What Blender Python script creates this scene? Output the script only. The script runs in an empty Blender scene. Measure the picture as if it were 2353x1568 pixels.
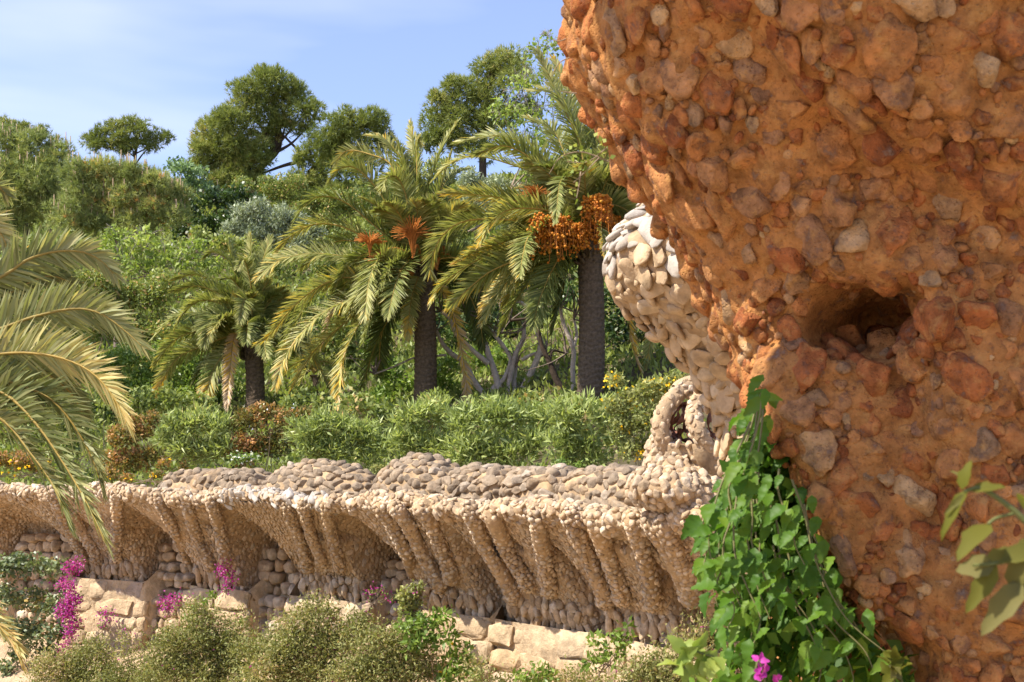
import bpy, math
import numpy as np
from mathutils import Vector, Matrix
rng = np.random.default_rng(11)
R = math.radians
sc = bpy.context.scene
col = sc.collection

# ------------------------------------------------------------------ camera, sky, sun, exposure
F = 2941.0; U0 = 1176.5; V0 = 1150.0; ZC = 3.5
cam_d = bpy.data.cameras.new('camera'); cam = bpy.data.objects.new('camera', cam_d); col.objects.link(cam)
cam.location = (0, 0, ZC); cam.rotation_euler = (R(90), 0, 0)
cam_d.sensor_width = 36; cam_d.lens = 36 * F / 2353; cam_d.shift_y = (V0 - 784) / 2353
cam_d.clip_start = 0.05; cam_d.clip_end = 4000
cam_d.dof.use_dof = True; cam_d.dof.focus_distance = 21; cam_d.dof.aperture_fstop = 7.5
sc.camera = cam

SUN = np.array([-0.588, -0.279, 0.757]); SUN /= np.linalg.norm(SUN)
w = bpy.data.worlds.new('World'); sc.world = w; w.use_nodes = True
nt = w.node_tree; bg = nt.nodes['Background']
sky = nt.nodes.new('ShaderNodeTexSky'); sky.sky_type = 'NISHITA'; sky.sun_disc = False
sky.sun_elevation = math.asin(SUN[2]); sky.sun_rotation = math.atan2(SUN[0], SUN[1])
sky.air_density = 1.0; sky.dust_density = 0.5; sky.ozone_density = 5.0
# thin high cirrus over the whole sky
tc = nt.nodes.new('ShaderNodeTexCoord'); mp = nt.nodes.new('ShaderNodeMapping')
mp.inputs['Scale'].default_value = (1.3, 1.6, 7.0); mp.inputs['Rotation'].default_value = (0, R(-14), R(20))
ns = nt.nodes.new('ShaderNodeTexNoise'); ns.inputs['Scale'].default_value = 1.6; ns.inputs['Detail'].default_value = 4
rp = nt.nodes.new('ShaderNodeValToRGB'); rp.color_ramp.elements[0].position = 0.5; rp.color_ramp.elements[1].position = 0.85; rp.color_ramp.elements[0].color = (.09, .09, .09, 1)
rp.color_ramp.elements[1].color = (0.40, 0.40, 0.40, 1)
mx = nt.nodes.new('ShaderNodeMix'); mx.data_type = 'RGBA'
nt.links.new(tc.outputs['Generated'], mp.inputs['Vector']); nt.links.new(mp.outputs['Vector'], ns.inputs['Vector'])
nt.links.new(ns.outputs['Fac'], rp.inputs['Fac']); nt.links.new(rp.outputs['Color'], mx.inputs['Factor'])
nt.links.new(sky.outputs['Color'], mx.inputs['A']); mx.inputs['B'].default_value = (6.5, 7.0, 7.6, 1)
tn_ = nt.nodes.new('ShaderNodeMix'); tn_.data_type = 'RGBA'; tn_.blend_type = 'MULTIPLY'; tn_.inputs['Factor'].default_value = 1; tn_.inputs['B'].default_value = (1.0, .91, .97, 1)
nt.links.new(mx.outputs['Result'], tn_.inputs['A']); nt.links.new(tn_.outputs['Result'], bg.inputs['Color']); bg.inputs['Strength'].default_value = 0.125
sd = bpy.data.lights.new('sun', 'SUN'); sd.energy = 4.4; sd.angle = R(0.53); sd.color = (1.0, 0.93, 0.82)
so = bpy.data.objects.new('sun', sd); col.objects.link(so)
so.rotation_euler = Vector(SUN).to_track_quat('Z', 'Y').to_euler()
sc.view_settings.view_transform = 'Standard'; sc.view_settings.look = 'None'
sc.view_settings.exposure = 1.05; sc.view_settings.gamma = 1
try:
    sc.cycles.max_bounces = 8; sc.cycles.diffuse_bounces = 5; sc.cycles.transmission_bounces = 4
    sc.cycles.use_denoising = True
except Exception: pass

# ------------------------------------------------------------------ helpers
def at(u, v, Y):
    return np.array([(u - U0) / F * Y, Y, ZC + (V0 - v) / F * Y])
def norm(a):
    a = np.asarray(a, float); return a / np.maximum(np.linalg.norm(a, axis=-1, keepdims=True), 1e-9)
def sstep(a, b, x):
    t = np.clip((x - a) / (b - a), 0, 1); return t * t * (3 - 2 * t)
_nd = np.random.default_rng(5)
_dirs = norm(_nd.normal(size=(5, 14, 3))); _ph = _nd.uniform(0, 6.28, (5, 14)); _fr = _nd.uniform(0.7, 1.5, (5, 14))
def noise3(P, freq=1.0, seed=0, octs=3):
    P = np.asarray(P, float); out = np.zeros(P.shape[:-1]); amp = 1.0; tot = 0
    for o in range(octs):
        k = (seed + o) % 5; f = freq * 2.1 ** o
        q = P + seed * 1.7
        ph = q @ (_dirs[k] * (_fr[k][:, None]) * f).T + _ph[k] + seed
        out += amp * np.sin(ph).sum(-1) / 3.2; tot += amp; amp *= 0.5
    return out / tot
def raw_mesh(name, V, quads=None, tris=None, mat=None, tint=None, smooth=False):
    V = np.asarray(V, np.float32).reshape(-1, 3)
    me = bpy.data.meshes.new(name); me.vertices.add(len(V)); me.vertices.foreach_set('co', V.ravel())
    idx = []; st = []; n = 0
    if quads is not None and len(quads):
        q = np.asarray(quads, np.int32).reshape(-1, 4); idx.append(q.ravel()); st.append(np.arange(len(q)) * 4); n = q.size
    if tris is not None and len(tris):
        t = np.asarray(tris, np.int32).reshape(-1, 3); idx.append(t.ravel()); st.append(n + np.arange(len(t)) * 3)
    idx = np.concatenate(idx).astype(np.int32); st = np.concatenate(st).astype(np.int32)
    me.loops.add(len(idx)); me.loops.foreach_set('vertex_index', idx)
    me.polygons.add(len(st)); me.polygons.foreach_set('loop_start', st)
    if smooth: me.polygons.foreach_set('use_smooth', np.ones(len(st), bool))
    if tint is not None:
        a = me.attributes.new('tint', 'FLOAT', 'POINT'); a.data.foreach_set('value', np.asarray(tint, np.float32))
    me.update(calc_edges=True)
    if mat is not None: me.materials.append(mat)
    return me
def new_obj(name, data, parent=None, loc=None):
    o = bpy.data.objects.new(name, data); col.objects.link(o)
    if parent is not None: o.parent = parent
    if loc is not None: o.location = loc
    return o
class Thing:
    """an Empty at the thing's base that parents its parts; part shapes are given in world space"""
    def __init__(s, name, label, cat, base, group=None):
        s.base = np.asarray(base, float); s.o = new_obj(name, None, None, tuple(s.base))
        s.o.empty_display_size = 0.2; s.o['label'] = label; s.o['category'] = cat
        if group: s.o['group'] = group
    def part(s, name, V, quads=None, tris=None, mat=None, tint=None, smooth=False, parent=None, kind=None, label=None):
        o = new_obj(name, raw_mesh(name, np.asarray(V).reshape(-1, 3) - s.base, quads, tris, mat, tint, smooth), parent or s.o)
        if kind: o['kind'] = kind
        if label: o['label'] = label
        return o
    def inst(s, name, me, pos, Rm, scale, parent=None):
        o = new_obj(name, me, parent or s.o)
        M = np.eye(4); M[:3, :3] = Rm * np.asarray(scale)[None, :]; M[:3, 3] = np.asarray(pos) - s.base
        o.matrix_basis = Matrix(M.tolist()); return o
def single(name, label, cat, base, V, quads=None, tris=None, mat=None, tint=None, smooth=False, group=None):
    base = np.asarray(base, float)
    o = new_obj(name, raw_mesh(name, np.asarray(V).reshape(-1, 3) - base, quads, tris, mat, tint, smooth), None, tuple(base))
    o['label'] = label; o['category'] = cat
    if group: o['group'] = group
    return o

# ------------------------------------------------------------------ materials
def ramp_node(nt, cols):
    r = nt.nodes.new('ShaderNodeValToRGB'); cr = r.color_ramp
    while len(cr.elements) < len(cols): cr.elements.new(0.5)
    for i, (p, c) in enumerate(cols):
        cr.elements[i].position = p; cr.elements[i].color = (*c, 1)
    return r
def stone_mat(name, cols, scale=9, bump=0.5, rough=0.9, mott=0.5, bdist=0.02, pits=False, stain=None):
    cols = [(p, tuple(.80 * x for x in c)) for p, c in cols]
    m = bpy.data.materials.new(name); m.use_nodes = True; nt = m.node_tree; L = nt.links
    b = nt.nodes['Principled BSDF']; b.inputs['Roughness'].default_value = rough; b.inputs['Specular IOR Level'].default_value = 0.2
    oi = nt.nodes.new('ShaderNodeObjectInfo'); at_ = nt.nodes.new('ShaderNodeAttribute'); at_.attribute_name = 'tint'
    ad = nt.nodes.new('ShaderNodeMath'); ad.operation = 'ADD'; fr = nt.nodes.new('ShaderNodeMath'); fr.operation = 'FRACT'
    L.new(oi.outputs['Random'], ad.inputs[0]); L.new(at_.outputs['Fac'], ad.inputs[1]); L.new(ad.outputs[0], fr.inputs[0])
    rp = ramp_node(nt, cols); L.new(fr.outputs[0], rp.inputs['Fac'])
    tc = nt.nodes.new('ShaderNodeTexCoord'); vo = nt.nodes.new('ShaderNodeVectorMath'); vo.operation = 'ADD'
    gp = nt.nodes.new('ShaderNodeNewGeometry'); L.new(gp.outputs['Position'], vo.inputs[0]); L.new(fr.outputs[0], vo.inputs[1])
    n1 = nt.nodes.new('ShaderNodeTexNoise'); n1.inputs['Scale'].default_value = scale; n1.inputs['Detail'].default_value = 6; n1.inputs['Roughness'].default_value = 0.65
    n2 = nt.nodes.new('ShaderNodeTexNoise'); n2.inputs['Scale'].default_value = scale * 3.3; n2.inputs['Detail'].default_value = 7; n2.inputs['Roughness'].default_value = 0.7
    L.new(vo.outputs[0], n1.inputs['Vector']); L.new(vo.outputs[0], n2.inputs['Vector'])
    mr = nt.nodes.new('ShaderNodeMapRange'); mr.inputs['From Min'].default_value = 0.3; mr.inputs['From Max'].default_value = 0.7
    mr.inputs['To Min'].default_value = 1 - mott; mr.inputs['To Max'].default_value = 1 + mott * 0.7
    L.new(n1.outputs['Fac'], mr.inputs['Value'])
    mu = nt.nodes.new('ShaderNodeMix'); mu.data_type = 'RGBA'; mu.blend_type = 'MULTIPLY'; mu.inputs['Factor'].default_value = 1
    L.new(rp.outputs['Color'], mu.inputs['A']); L.new(mr.outputs['Result'], mu.inputs['B'])
    outc = mu.outputs['Result']
    if stain:   # mineral stains and lichen that run across stones and joints alike
        ge = nt.nodes.new('ShaderNodeNewGeometry'); n3 = nt.nodes.new('ShaderNodeTexNoise'); n3.inputs['Scale'].default_value = stain[0]; n3.inputs['Detail'].default_value = 8; n3.inputs['Roughness'].default_value = .68
        L.new(ge.outputs['Position'], n3.inputs['Vector'])
        for k, (lo, hi, c, amt) in enumerate(stain[1:]):
            m3 = nt.nodes.new('ShaderNodeMapRange'); m3.inputs['From Min'].default_value = lo; m3.inputs['From Max'].default_value = hi; m3.inputs['To Max'].default_value = amt; L.new(n3.outputs['Fac' if k % 2 == 0 else 'Color'], m3.inputs['Value'])
            x3 = nt.nodes.new('ShaderNodeMix'); x3.data_type = 'RGBA'; L.new(m3.outputs['Result'], x3.inputs['Factor']); L.new(outc, x3.inputs['A']); x3.inputs['B'].default_value = (*c, 1); outc = x3.outputs['Result']
    L.new(outc, b.inputs['Base Color'])
    h = nt.nodes.new('ShaderNodeMath'); h.operation = 'ADD'; L.new(n1.outputs['Fac'], h.inputs[0]); L.new(n2.outputs['Fac'], h.inputs[1])
    src = h.outputs[0]
    if pits:
        vr = nt.nodes.new('ShaderNodeTexVoronoi'); vr.inputs['Scale'].default_value = scale * 5
        L.new(vo.outputs[0], vr.inputs['Vector'])
        pm = nt.nodes.new('ShaderNodeMapRange'); pm.inputs['From Max'].default_value = 0.35; pm.inputs['To Min'].default_value = -0.5; pm.inputs['To Max'].default_value = 0
        L.new(vr.outputs['Distance'], pm.inputs['Value'])
        h2 = nt.nodes.new('ShaderNodeMath'); h2.operation = 'ADD'; L.new(src, h2.inputs[0]); L.new(pm.outputs['Result'], h2.inputs[1]); src = h2.outputs[0]
    bp = nt.nodes.new('ShaderNodeBump'); bp.inputs['Strength'].default_value = bump; bp.inputs['Distance'].default_value = bdist
    L.new(src, bp.inputs['Height']); L.new(bp.outputs['Normal'], b.inputs['Normal'])
    return m
def leaf_mat(name, cols, rough=0.55, transl=0.3, spec=0.3, tboost=1.5, gain=1.3):
    cols = [(p, tuple(gain * x for x in c)) for p, c in cols]
    m = bpy.data.materials.new(name); m.use_nodes = True; nt = m.node_tree; L = nt.links
    b = nt.nodes['Principled BSDF']; b.inputs['Roughness'].default_value = rough; b.inputs['Specular IOR Level'].default_value = spec
    at_ = nt.nodes.new('ShaderNodeAttribute'); at_.attribute_name = 'tint'
    oi = nt.nodes.new('ShaderNodeObjectInfo'); mm = nt.nodes.new('ShaderNodeMath'); mm.operation = 'MULTIPLY_ADD'
    mm.inputs[1].default_value = 0.15; L.new(oi.outputs['Random'], mm.inputs[0]); L.new(at_.outputs['Fac'], mm.inputs[2])
    sb = nt.nodes.new('ShaderNodeMath'); sb.operation = 'SUBTRACT'; sb.inputs[1].default_value = 0.075; L.new(mm.outputs[0], sb.inputs[0])
    rp = ramp_node(nt, cols); L.new(sb.outputs[0], rp.inputs['Fac']); L.new(rp.outputs['Color'], b.inputs['Base Color'])
    tr = nt.nodes.new('ShaderNodeBsdfTranslucent')
    bc = nt.nodes.new('ShaderNodeMix'); bc.data_type = 'RGBA'; bc.blend_type = 'MULTIPLY'; bc.inputs['Factor'].default_value = 1
    bc.inputs['B'].default_value = (tboost, tboost * 1.02, tboost * 0.55, 1)
    L.new(rp.outputs['Color'], bc.inputs['A']); L.new(bc.outputs['Result'], tr.inputs['Color'])
    ms = nt.nodes.new('ShaderNodeMixShader'); ms.inputs[0].default_value = transl
    L.new(b.outputs[0], ms.inputs[1]); L.new(tr.outputs[0], ms.inputs[2])
    L.new(ms.outputs[0], nt.nodes['Material Output'].inputs['Surface'])
    return m
def plain_mat(name, c, rough=0.7, metal=0.0, scale=20, var=0.25, bump=0.2):
    return stone_mat(name, [(0, tuple(x * (1 - var) for x in c)), (1, tuple(min(1, x * (1 + var)) for x in c))], scale, bump, rough, var)
M = {}
ST = (15, (.53, .66, (.13, .06, .04), .8), (.49, .36, (.56, .30, .10), .75), (.60, .72, (.30, .25, .20), .5))
M['rust_stone'] = stone_mat('rust_stone', [(0, (0.312, 0.102, 0.036)), (.2, (0.456, 0.150, 0.048)), (.45, (0.552, 0.216, 0.070)), (.65, (0.600, 0.282, 0.102)), (.8, (0.384, 0.204, 0.108)), (.92, (0.696, 0.456, 0.228)), (1, (0.504, 0.180, 0.058))], 11, 0.9, 0.92, 0.6, 0.02, True, ST)
M['rust_mortar'] = stone_mat('rust_mortar', [(0, (0.624, 0.300, 0.102)), (1, (0.552, 0.246, 0.078))], 11, 0.9, 0.95, 0.5, 0.02, True, ST)
TS = (2.2, (.52, .68, (.22, .165, .115), .5), (.48, .36, (.52, .33, .16), .45))
M['tan_stone'] = stone_mat('tan_stone', [(0, (.46, .33, .20)), (.25, (.64, .47, .30)), (.5, (.74, .58, .40)), (.7, (.58, .40, .23)), (.88, (.80, .66, .49)), (1, (.50, .385, .27))], 9, 0.8, 0.92, 0.5, 0.02, False, TS)
M['weathered_stone'] = stone_mat('weathered_stone', [(0, (.24, .185, .13)), (.3, (.36, .275, .19)), (.6, (.44, .34, .235)), (.85, (.30, .22, .145)), (1, (.50, .41, .31))], 9, 0.8, 0.92, 0.5, 0.02, False, TS)
M['tan_mortar'] = stone_mat('tan_mortar', [(0, (.50, .35, .20)), (1, (.55, .39, .235))], 6, 0.7, 0.95, 0.45, 0.02, False, TS)
M['block_stone'] = stone_mat('block_stone', [(0, (.64, .47, .29)), (.5, (.72, .55, .36)), (.85, (.66, .47, .27)), (1, (.56, .43, .32))], 5, 0.8, 0.94, 0.4, 0.04)
M['white_stone'] = stone_mat('white_stone', [(0, (.52, .45, .37)), (.5, (.60, .54, .46)), (1, (.44, .37, .29))], 8, 0.6, 0.85, 0.35, 0.015)
M['grey_stone'] = stone_mat('grey_stone', [(0, (.42, .36, .28)), (.5, (.50, .43, .33)), (1, (.36, .30, .22))], 8, 0.6, 0.9, 0.4, 0.015)
M['slab_stone'] = stone_mat('slab_stone', [(0, (.50, .36, .21)), (.4, (.64, .47, .29)), (.75, (.54, .38, .22)), (1, (.70, .55, .37))], 8, 0.7, 0.9, 0.4, 0.015)
M['soil'] = stone_mat('soil', [(0, (.66, .48, .30)), (1, (.66, .48, .30))], 1.6, 1.0, 0.97, 0.4, 0.08)
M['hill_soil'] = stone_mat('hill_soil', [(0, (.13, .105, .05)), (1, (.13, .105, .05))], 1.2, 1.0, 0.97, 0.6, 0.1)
M['bark'] = stone_mat('bark', [(0, (.20, .155, .125)), (1, (.26, .20, .16))], 12, 0.6, 0.9, 0.4, 0.02)
M['pale_bark'] = stone_mat('pale_bark', [(0, (.52, .43, .36)), (1, (.62, .53, .45))], 9, 0.5, 0.85, 0.35, 0.02)
M['dark_bark'] = stone_mat('dark_bark', [(0, (.07, .05, .035)), (1, (.10, .07, .05))], 9, 0.7, 0.9, 0.4, 0.02)
M['palm_bark'] = stone_mat('palm_bark', [(0, (.145, .105, .07)), (1, (.17, .125, .085))], 14, 0.8, 0.92, 0.55, 0.02)
M['palm'] = leaf_mat('palm_leaf', [(0, (.05, .075, .022)), (.3, (.135, .155, .04)), (.5, (.225, .23, .075)), (.66, (.33, .31, .125)), (.82, (.52, .33, .03)), (.9, (.42, .30, .15)), (1, (.40, .30, .20))], 0.5, 0.3, 0.28)
M['palm_near'] = leaf_mat('palm_leaf_near', [(0, (.07, .095, .035)), (.35, (.145, .165, .065)), (.6, (.25, .255, .115)), (.8, (.40, .35, .15)), (1, (.50, .36, .16))], 0.48, 0.3, 0.3)
M['rachis'] = stone_mat('rachis', [(0, (.42, .28, .06)), (1, (.36, .27, .07))], 10, 0.2, 0.5, 0.2)
M['fruit'] = stone_mat('fruit', [(0, (.62, .22, .02)), (.6, (.55, .16, .015)), (1, (.70, .33, .04))], 10, 0.2, 0.4, 0.25)
M['fruit_stalk'] = stone_mat('fruit_stalk', [(0, (.62, .19, .03)), (1, (.55, .22, .05))], 10, 0.2, 0.6, 0.25)
M['pine'] = leaf_mat('pine_needles', [(0, (.085, .11, .028)), (.5, (.16, .185, .05)), (.85, (.25, .25, .08)), (1, (.34, .26, .12))], 0.6, 0.25, 0.3, 1.5, 1.5)
M['pine_blue'] = leaf_mat('pine_needles_soft', [(0, (.09, .12, .045)), (.5, (.17, .20, .07)), (.85, (.25, .26, .095)), (1, (.36, .20, .07))], 0.6, 0.25, 0.3, 1.5, 1.6)
M['candle'] = stone_mat('candle', [(0, (.52, .38, .24)), (1, (.60, .46, .30))], 10, 0.1, 0.8, 0.1)
M['lime'] = leaf_mat('lime_leaf', [(0, (.10, .15, .03)), (.5, (.20, .26, .055)), (1, (.32, .37, .10))], 0.5, 0.4, 0.3)
M['mid'] = leaf_mat('mid_leaf', [(0, (.075, .105, .025)), (.5, (.15, .18, .045)), (.9, (.24, .26, .08)), (1, (.36, .24, .10))], 0.5, 0.3, 0.35, 1.5, 1.5)
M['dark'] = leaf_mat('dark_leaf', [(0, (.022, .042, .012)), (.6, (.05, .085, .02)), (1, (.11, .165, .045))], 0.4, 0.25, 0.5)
M['bright'] = leaf_mat('bright_leaf', [(0, (.07, .12, .022)), (.5, (.14, .21, .04)), (1, (.25, .31, .07))], 0.45, 0.35, 0.4)
M['olive'] = leaf_mat('olive_leaf', [(0, (.15, .18, .11)), (.5, (.25, .285, .18)), (1, (.38, .41, .28))], 0.55, 0.2, 0.4)
M['soft'] = leaf_mat('soft_leaf', [(0, (.09, .15, .07)), (.5, (.16, .235, .11)), (1, (.25, .32, .16))], 0.55, 0.3, 0.3)
M['oleander'] = leaf_mat('oleander_leaf', [(0, (.11, .145, .045)), (.5, (.22, .26, .085)), (.9, (.34, .37, .15)), (1, (.38, .27, .13))], 0.45, 0.3, 0.35, 1.5, 1.6)
M['orange'] = leaf_mat('orange_leaf', [(0, (.07, .085, .02)), (.45, (.15, .135, .035)), (.75, (.30, .17, .06)), (1, (.44, .24, .11))], 0.5, 0.3, 0.3)
M['flowery'] = leaf_mat('yellow_flowered_leaf', [(0, (.11, .13, .04)), (.6, (.21, .22, .075)), (1, (.31, .30, .12))], 0.55, 0.3, 0.3, 1.5, 1.5)
M['scrub'] = leaf_mat('scrub_leaf', [(0, (.085, .095, .03)), (.4, (.155, .165, .055)), (.7, (.22, .205, .085)), (1, (.36, .25, .16))], 0.6, 0.3, 0.25, 1.5, 1.6)
M['ivy'] = leaf_mat('ivy_leaf', [(0, (.06, .085, .035)), (.5, (.13, .165, .075)), (.92, (.24, .27, .14)), (1, (.42, .30, .10))], 0.42, 0.25, 0.45)
M['vine'] = leaf_mat('vine_leaf', [(0, (.035, .085, .008)), (.5, (.06, .13, .012)), (1, (.13, .20, .022))], 0.5, 0.4, 0.25, 1.9, 1.2)
M['sprig'] = leaf_mat('sprig_leaf', [(0, (.085, .10, .012)), (.6, (.15, .15, .02)), (1, (.30, .25, .13))], 0.6, 0.35, 0.1, 1.5, .75)
M['magenta'] = leaf_mat('magenta_bract', [(0, (.36, .025, .28)), (.6, (.52, .05, .38)), (1, (.62, .20, .48))], 0.5, 0.4, 0.2, 1.3, 1.0)
M['yellow'] = leaf_mat('yellow_petal', [(0, (.75, .48, .02)), (1, (.85, .62, .05))], 0.5, 0.3, 0.2)
M['white_petal'] = leaf_mat('white_petal', [(0, (.60, .63, .80)), (1, (.80, .78, .72))], 0.5, 0.3, 0.2)
M['twig'] = stone_mat('twig', [(0, (.42, .36, .31)), (1, (.52, .46, .40))], 10, 0.2, 0.85, 0.3)
M['dry_twig'] = stone_mat('dry_twig', [(0, (.30, .22, .15)), (1, (.42, .33, .23))], 10, 0.2, 0.85, 0.3)
M['green_stem'] = stone_mat('green_stem', [(0, (.15, .17, .05)), (1, (.20, .17, .07))], 10, 0.2, 0.5, 0.2)
M['rust_iron'] = stone_mat('rust_iron', [(0, (.20, .085, .055)), (1, (.27, .12, .08))], 14, 0.3, 0.6, 0.35)
M['grey_rock'] = stone_mat('grey_rock', [(0, (.34, .32, .37)), (1, (.38, .36, .40))], 6, 0.4, 0.9, 0.25)
M['dark_housing'] = stone_mat('dark_housing', [(0, (.02, .018, .022)), (1, (.03, .025, .03))], 6, 0.1, 0.35, 0.2)

# ------------------------------------------------------------------ geometry builders
def ico(sub):
    t = (1 + 5 ** .5) / 2
    V = [(-1, t, 0), (1, t, 0), (-1, -t, 0), (1, -t, 0), (0, -1, t), (0, 1, t), (0, -1, -t), (0, 1, -t), (t, 0, -1), (t, 0, 1), (-t, 0, -1), (-t, 0, 1)]
    Fc = [(0, 11, 5), (0, 5, 1), (0, 1, 7), (0, 7, 10), (0, 10, 11), (1, 5, 9), (5, 11, 4), (11, 10, 2), (10, 7, 6), (7, 1, 8), (3, 9, 4), (3, 4, 2), (3, 2, 6), (3, 6, 8), (3, 8, 9), (4, 9, 5), (2, 4, 11), (6, 2, 10), (8, 6, 7), (9, 8, 1)]
    V = [np.array(v) / np.linalg.norm(v) for v in V]
    for _ in range(sub):
        mid = {}; F2 = []
        def m(a, b):
            k = (min(a, b), max(a, b))
            if k not in mid:
                p = V[a] + V[b]; V.append(p / np.linalg.norm(p)); mid[k] = len(V) - 1
            return mid[k]
        for a, b, c in Fc:
            x, y, z = m(a, b), m(b, c), m(c, a); F2 += [(a, x, z), (b, y, x), (c, z, y), (x, y, z)]
        Fc = F2
    return np.array(V), np.array(Fc)
ICO = {k: ico(k) for k in (0, 1, 2, 3)}
def rock(sub, seed, cuts=9, lo=0.62, hi=0.92, rough=0.05, box=0):
    g = np.random.default_rng(seed); V, Fc = ICO[sub]; V = V.copy()
    if box: V = np.sign(V) * np.abs(V) ** box; V /= np.abs(V).max(0)
    for _ in range(cuts):
        d = norm(g.normal(size=3)); c = g.uniform(lo, hi) * (1.2 if box else 1)
        p = V @ d; V -= np.maximum(p - c, 0)[:, None] * d
    V *= (1 + rough * noise3(V, 3.0, seed % 5, 4))[:, None]
    return V, Fc
def frames(N, D):
    """rotation matrices with z along N and y along D projected on the surface"""
    N = norm(N); y = norm(D - (D * N).sum(-1, keepdims=True) * N); x = np.cross(y, N)
    return np.stack([x, y, N], -1)
def spin(Rm, ang):
    c, s = np.cos(ang), np.sin(ang); x, y, z = Rm[..., 0], Rm[..., 1], Rm[..., 2]
    return np.stack([x * c[..., None] + y * s[..., None], -x * s[..., None] + y * c[..., None], z], -1)
def joined(protos, pos, Rm, scale, g=rng):
    """many rocks in one mesh: vertices, triangles, tint"""
    k = g.integers(0, len(protos), len(pos)); Vs, Fs, Ts = [], [], []; off = 0
    for i, (pv, pf) in enumerate(protos):
        sel = np.where(k == i)[0]
        if not len(sel): continue
        loc = pv[None] * scale[sel][:, None, :]
        W = np.einsum('nij,nvj->nvi', Rm[sel], loc) + pos[sel][:, None, :]
        n = len(pv); Vs.append(W.reshape(-1, 3))
        Fs.append((pf[None] + (np.arange(len(sel)) * n)[:, None, None] + off).reshape(-1, 3)); off += n * len(sel)
        Ts.append(np.repeat(g.random(len(sel)), n))
    return np.concatenate(Vs), np.concatenate(Fs), np.concatenate(Ts)
def poisson(P, r, limit=10 ** 9):
    """greedy dart throwing; r may be an array"""
    r = np.broadcast_to(np.asarray(r, float), (len(P),)); cell = float(r.max()); grid = {}; keep = []
    C = np.floor(P / cell).astype(int)
    for i in range(len(P)):
        c = C[i]; ok = True
        for dx in (-1, 0, 1):
            for dy in (-1, 0, 1):
                for dz in (-1, 0, 1):
                    for j in grid.get((c[0] + dx, c[1] + dy, c[2] + dz), ()):
                        d = P[i] - P[j]
                        if d @ d < (0.5 * (r[i] + r[j])) ** 2: ok = False; break
                    if not ok: break
                if not ok: break
            if not ok: break
        if ok:
            grid.setdefault(tuple(c), []).append(i); keep.append(i)
            if len(keep) >= limit: break
    return np.array(keep, int)
def grid_quads(nu, nv):
    i = np.arange(nu - 1)[:, None] * nv + np.arange(nv - 1)[None]
    return np.stack([i, i + nv, i + nv + 1, i + 1], -1).reshape(-1, 4)
def catmull(P, n):
    P = np.asarray(P, float); k = len(P)
    Q = np.concatenate([[2 * P[0] - P[1]], P, [2 * P[-1] - P[-2]]]); t = np.linspace(0, k - 1 - 1e-6, n); i = t.astype(int); f = (t - i)[:, None]
    a, b, c, d = Q[i], Q[i + 1], Q[i + 2], Q[i + 3]
    return 0.5 * ((2 * b) + (-a + c) * f + (2 * a - 5 * b + 4 * c - d) * f ** 2 + (-a + 3 * b - 3 * c + d) * f ** 3)
def tube(P, r, seg=7, lump=0.0, seed=0):
    P = np.asarray(P, float); n = len(P); r = np.broadcast_to(np.asarray(r, float), (n,))
    T = norm(np.gradient(P, axis=0)); up = np.array([0.13, 0.31, 0.94]); S = norm(np.cross(T, up)); N = np.cross(S, T)
    a = np.linspace(0, 2 * np.pi, seg, endpoint=False)
    V = P[:, None] + r[:, None, None] * (np.cos(a)[None, :, None] * S[:, None] + np.sin(a)[None, :, None] * N[:, None])
    if lump: V = P[:, None] + (V - P[:, None]) * (1 + lump * noise3(V, 1.2 / max(r.max(), 1e-3) * 0.35, seed, 2))[..., None]
    i = np.arange(n - 1)[:, None] * seg + np.arange(seg)[None]; j = np.arange(n - 1)[:, None] * seg + (np.arange(seg)[None] + 1) % seg
    Q = np.stack([i, i + seg, j + seg, j], -1).reshape(-1, 4)
    return V.reshape(-1, 3), Q
def tubes(list_):
    Vs, Qs, off = [], [], 0
    for P, r, seg in list_:
        v, q = tube(P, r, seg); Vs.append(v); Qs.append(q + off); off += len(v)
    return np.concatenate(Vs), np.concatenate(Qs)
def leaves(P, A, L, W, g=rng, nrm=None):
    """diamond leaves at P, along A; returns V, quads"""
    n = len(P); A = norm(A); ref = g.normal(size=(n, 3)) if nrm is None else nrm + 0.5 * g.normal(size=(n, 3))
    B = norm(np.cross(A, ref)); C = np.cross(B, A)
    L = np.broadcast_to(np.asarray(L, float), (n,))[:, None]; W = np.broadcast_to(np.asarray(W, float), (n,))[:, None]
    V = np.stack([P, P + A * L * .45 + B * W * .5 + C * L * .06, P + A * L - C * L * 0.05, P + A * L * .45 - B * W * .5 + C * L * .06], 1)
    return V.reshape(-1, 3), np.arange(4 * n).reshape(n, 4)
STY = {  # leaf length, width, cover, out bias, up bias, material
    'oleander': (.17, .034, 4.6, .8, .55, 'oleander'), 'orange': (.075, .045, 3.6, .6, .2, 'orange'), 'flowery': (.07, .034, 4.0, .6, .2, 'flowery'),
    'mid': (.17, .10, 3.4, .5, .1, 'mid'), 'dark': (.17, .11, 3.2, .5, .1, 'dark'), 'bright': (.17, .11, 3.2, .5, .1, 'bright'), 'olive': (.17, .055, 3.6, .6, .4, 'olive'),
    'lime': (.20, .095, 1.5, .3, -.3, 'lime'), 'soft': (.2, .11, 3.4, .6, .3, 'soft'), 'scrub': (.06, .024, 2.3, .7, .3, 'scrub'), 'ivy': (.085, .065, 3.2, .5, -.2, 'ivy'),
    'green': (.11, .05, 3.0, .5, -.1, 'bright'), 'flecked': (.14, .075, 3.4, .5, .2, 'mid')}
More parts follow.
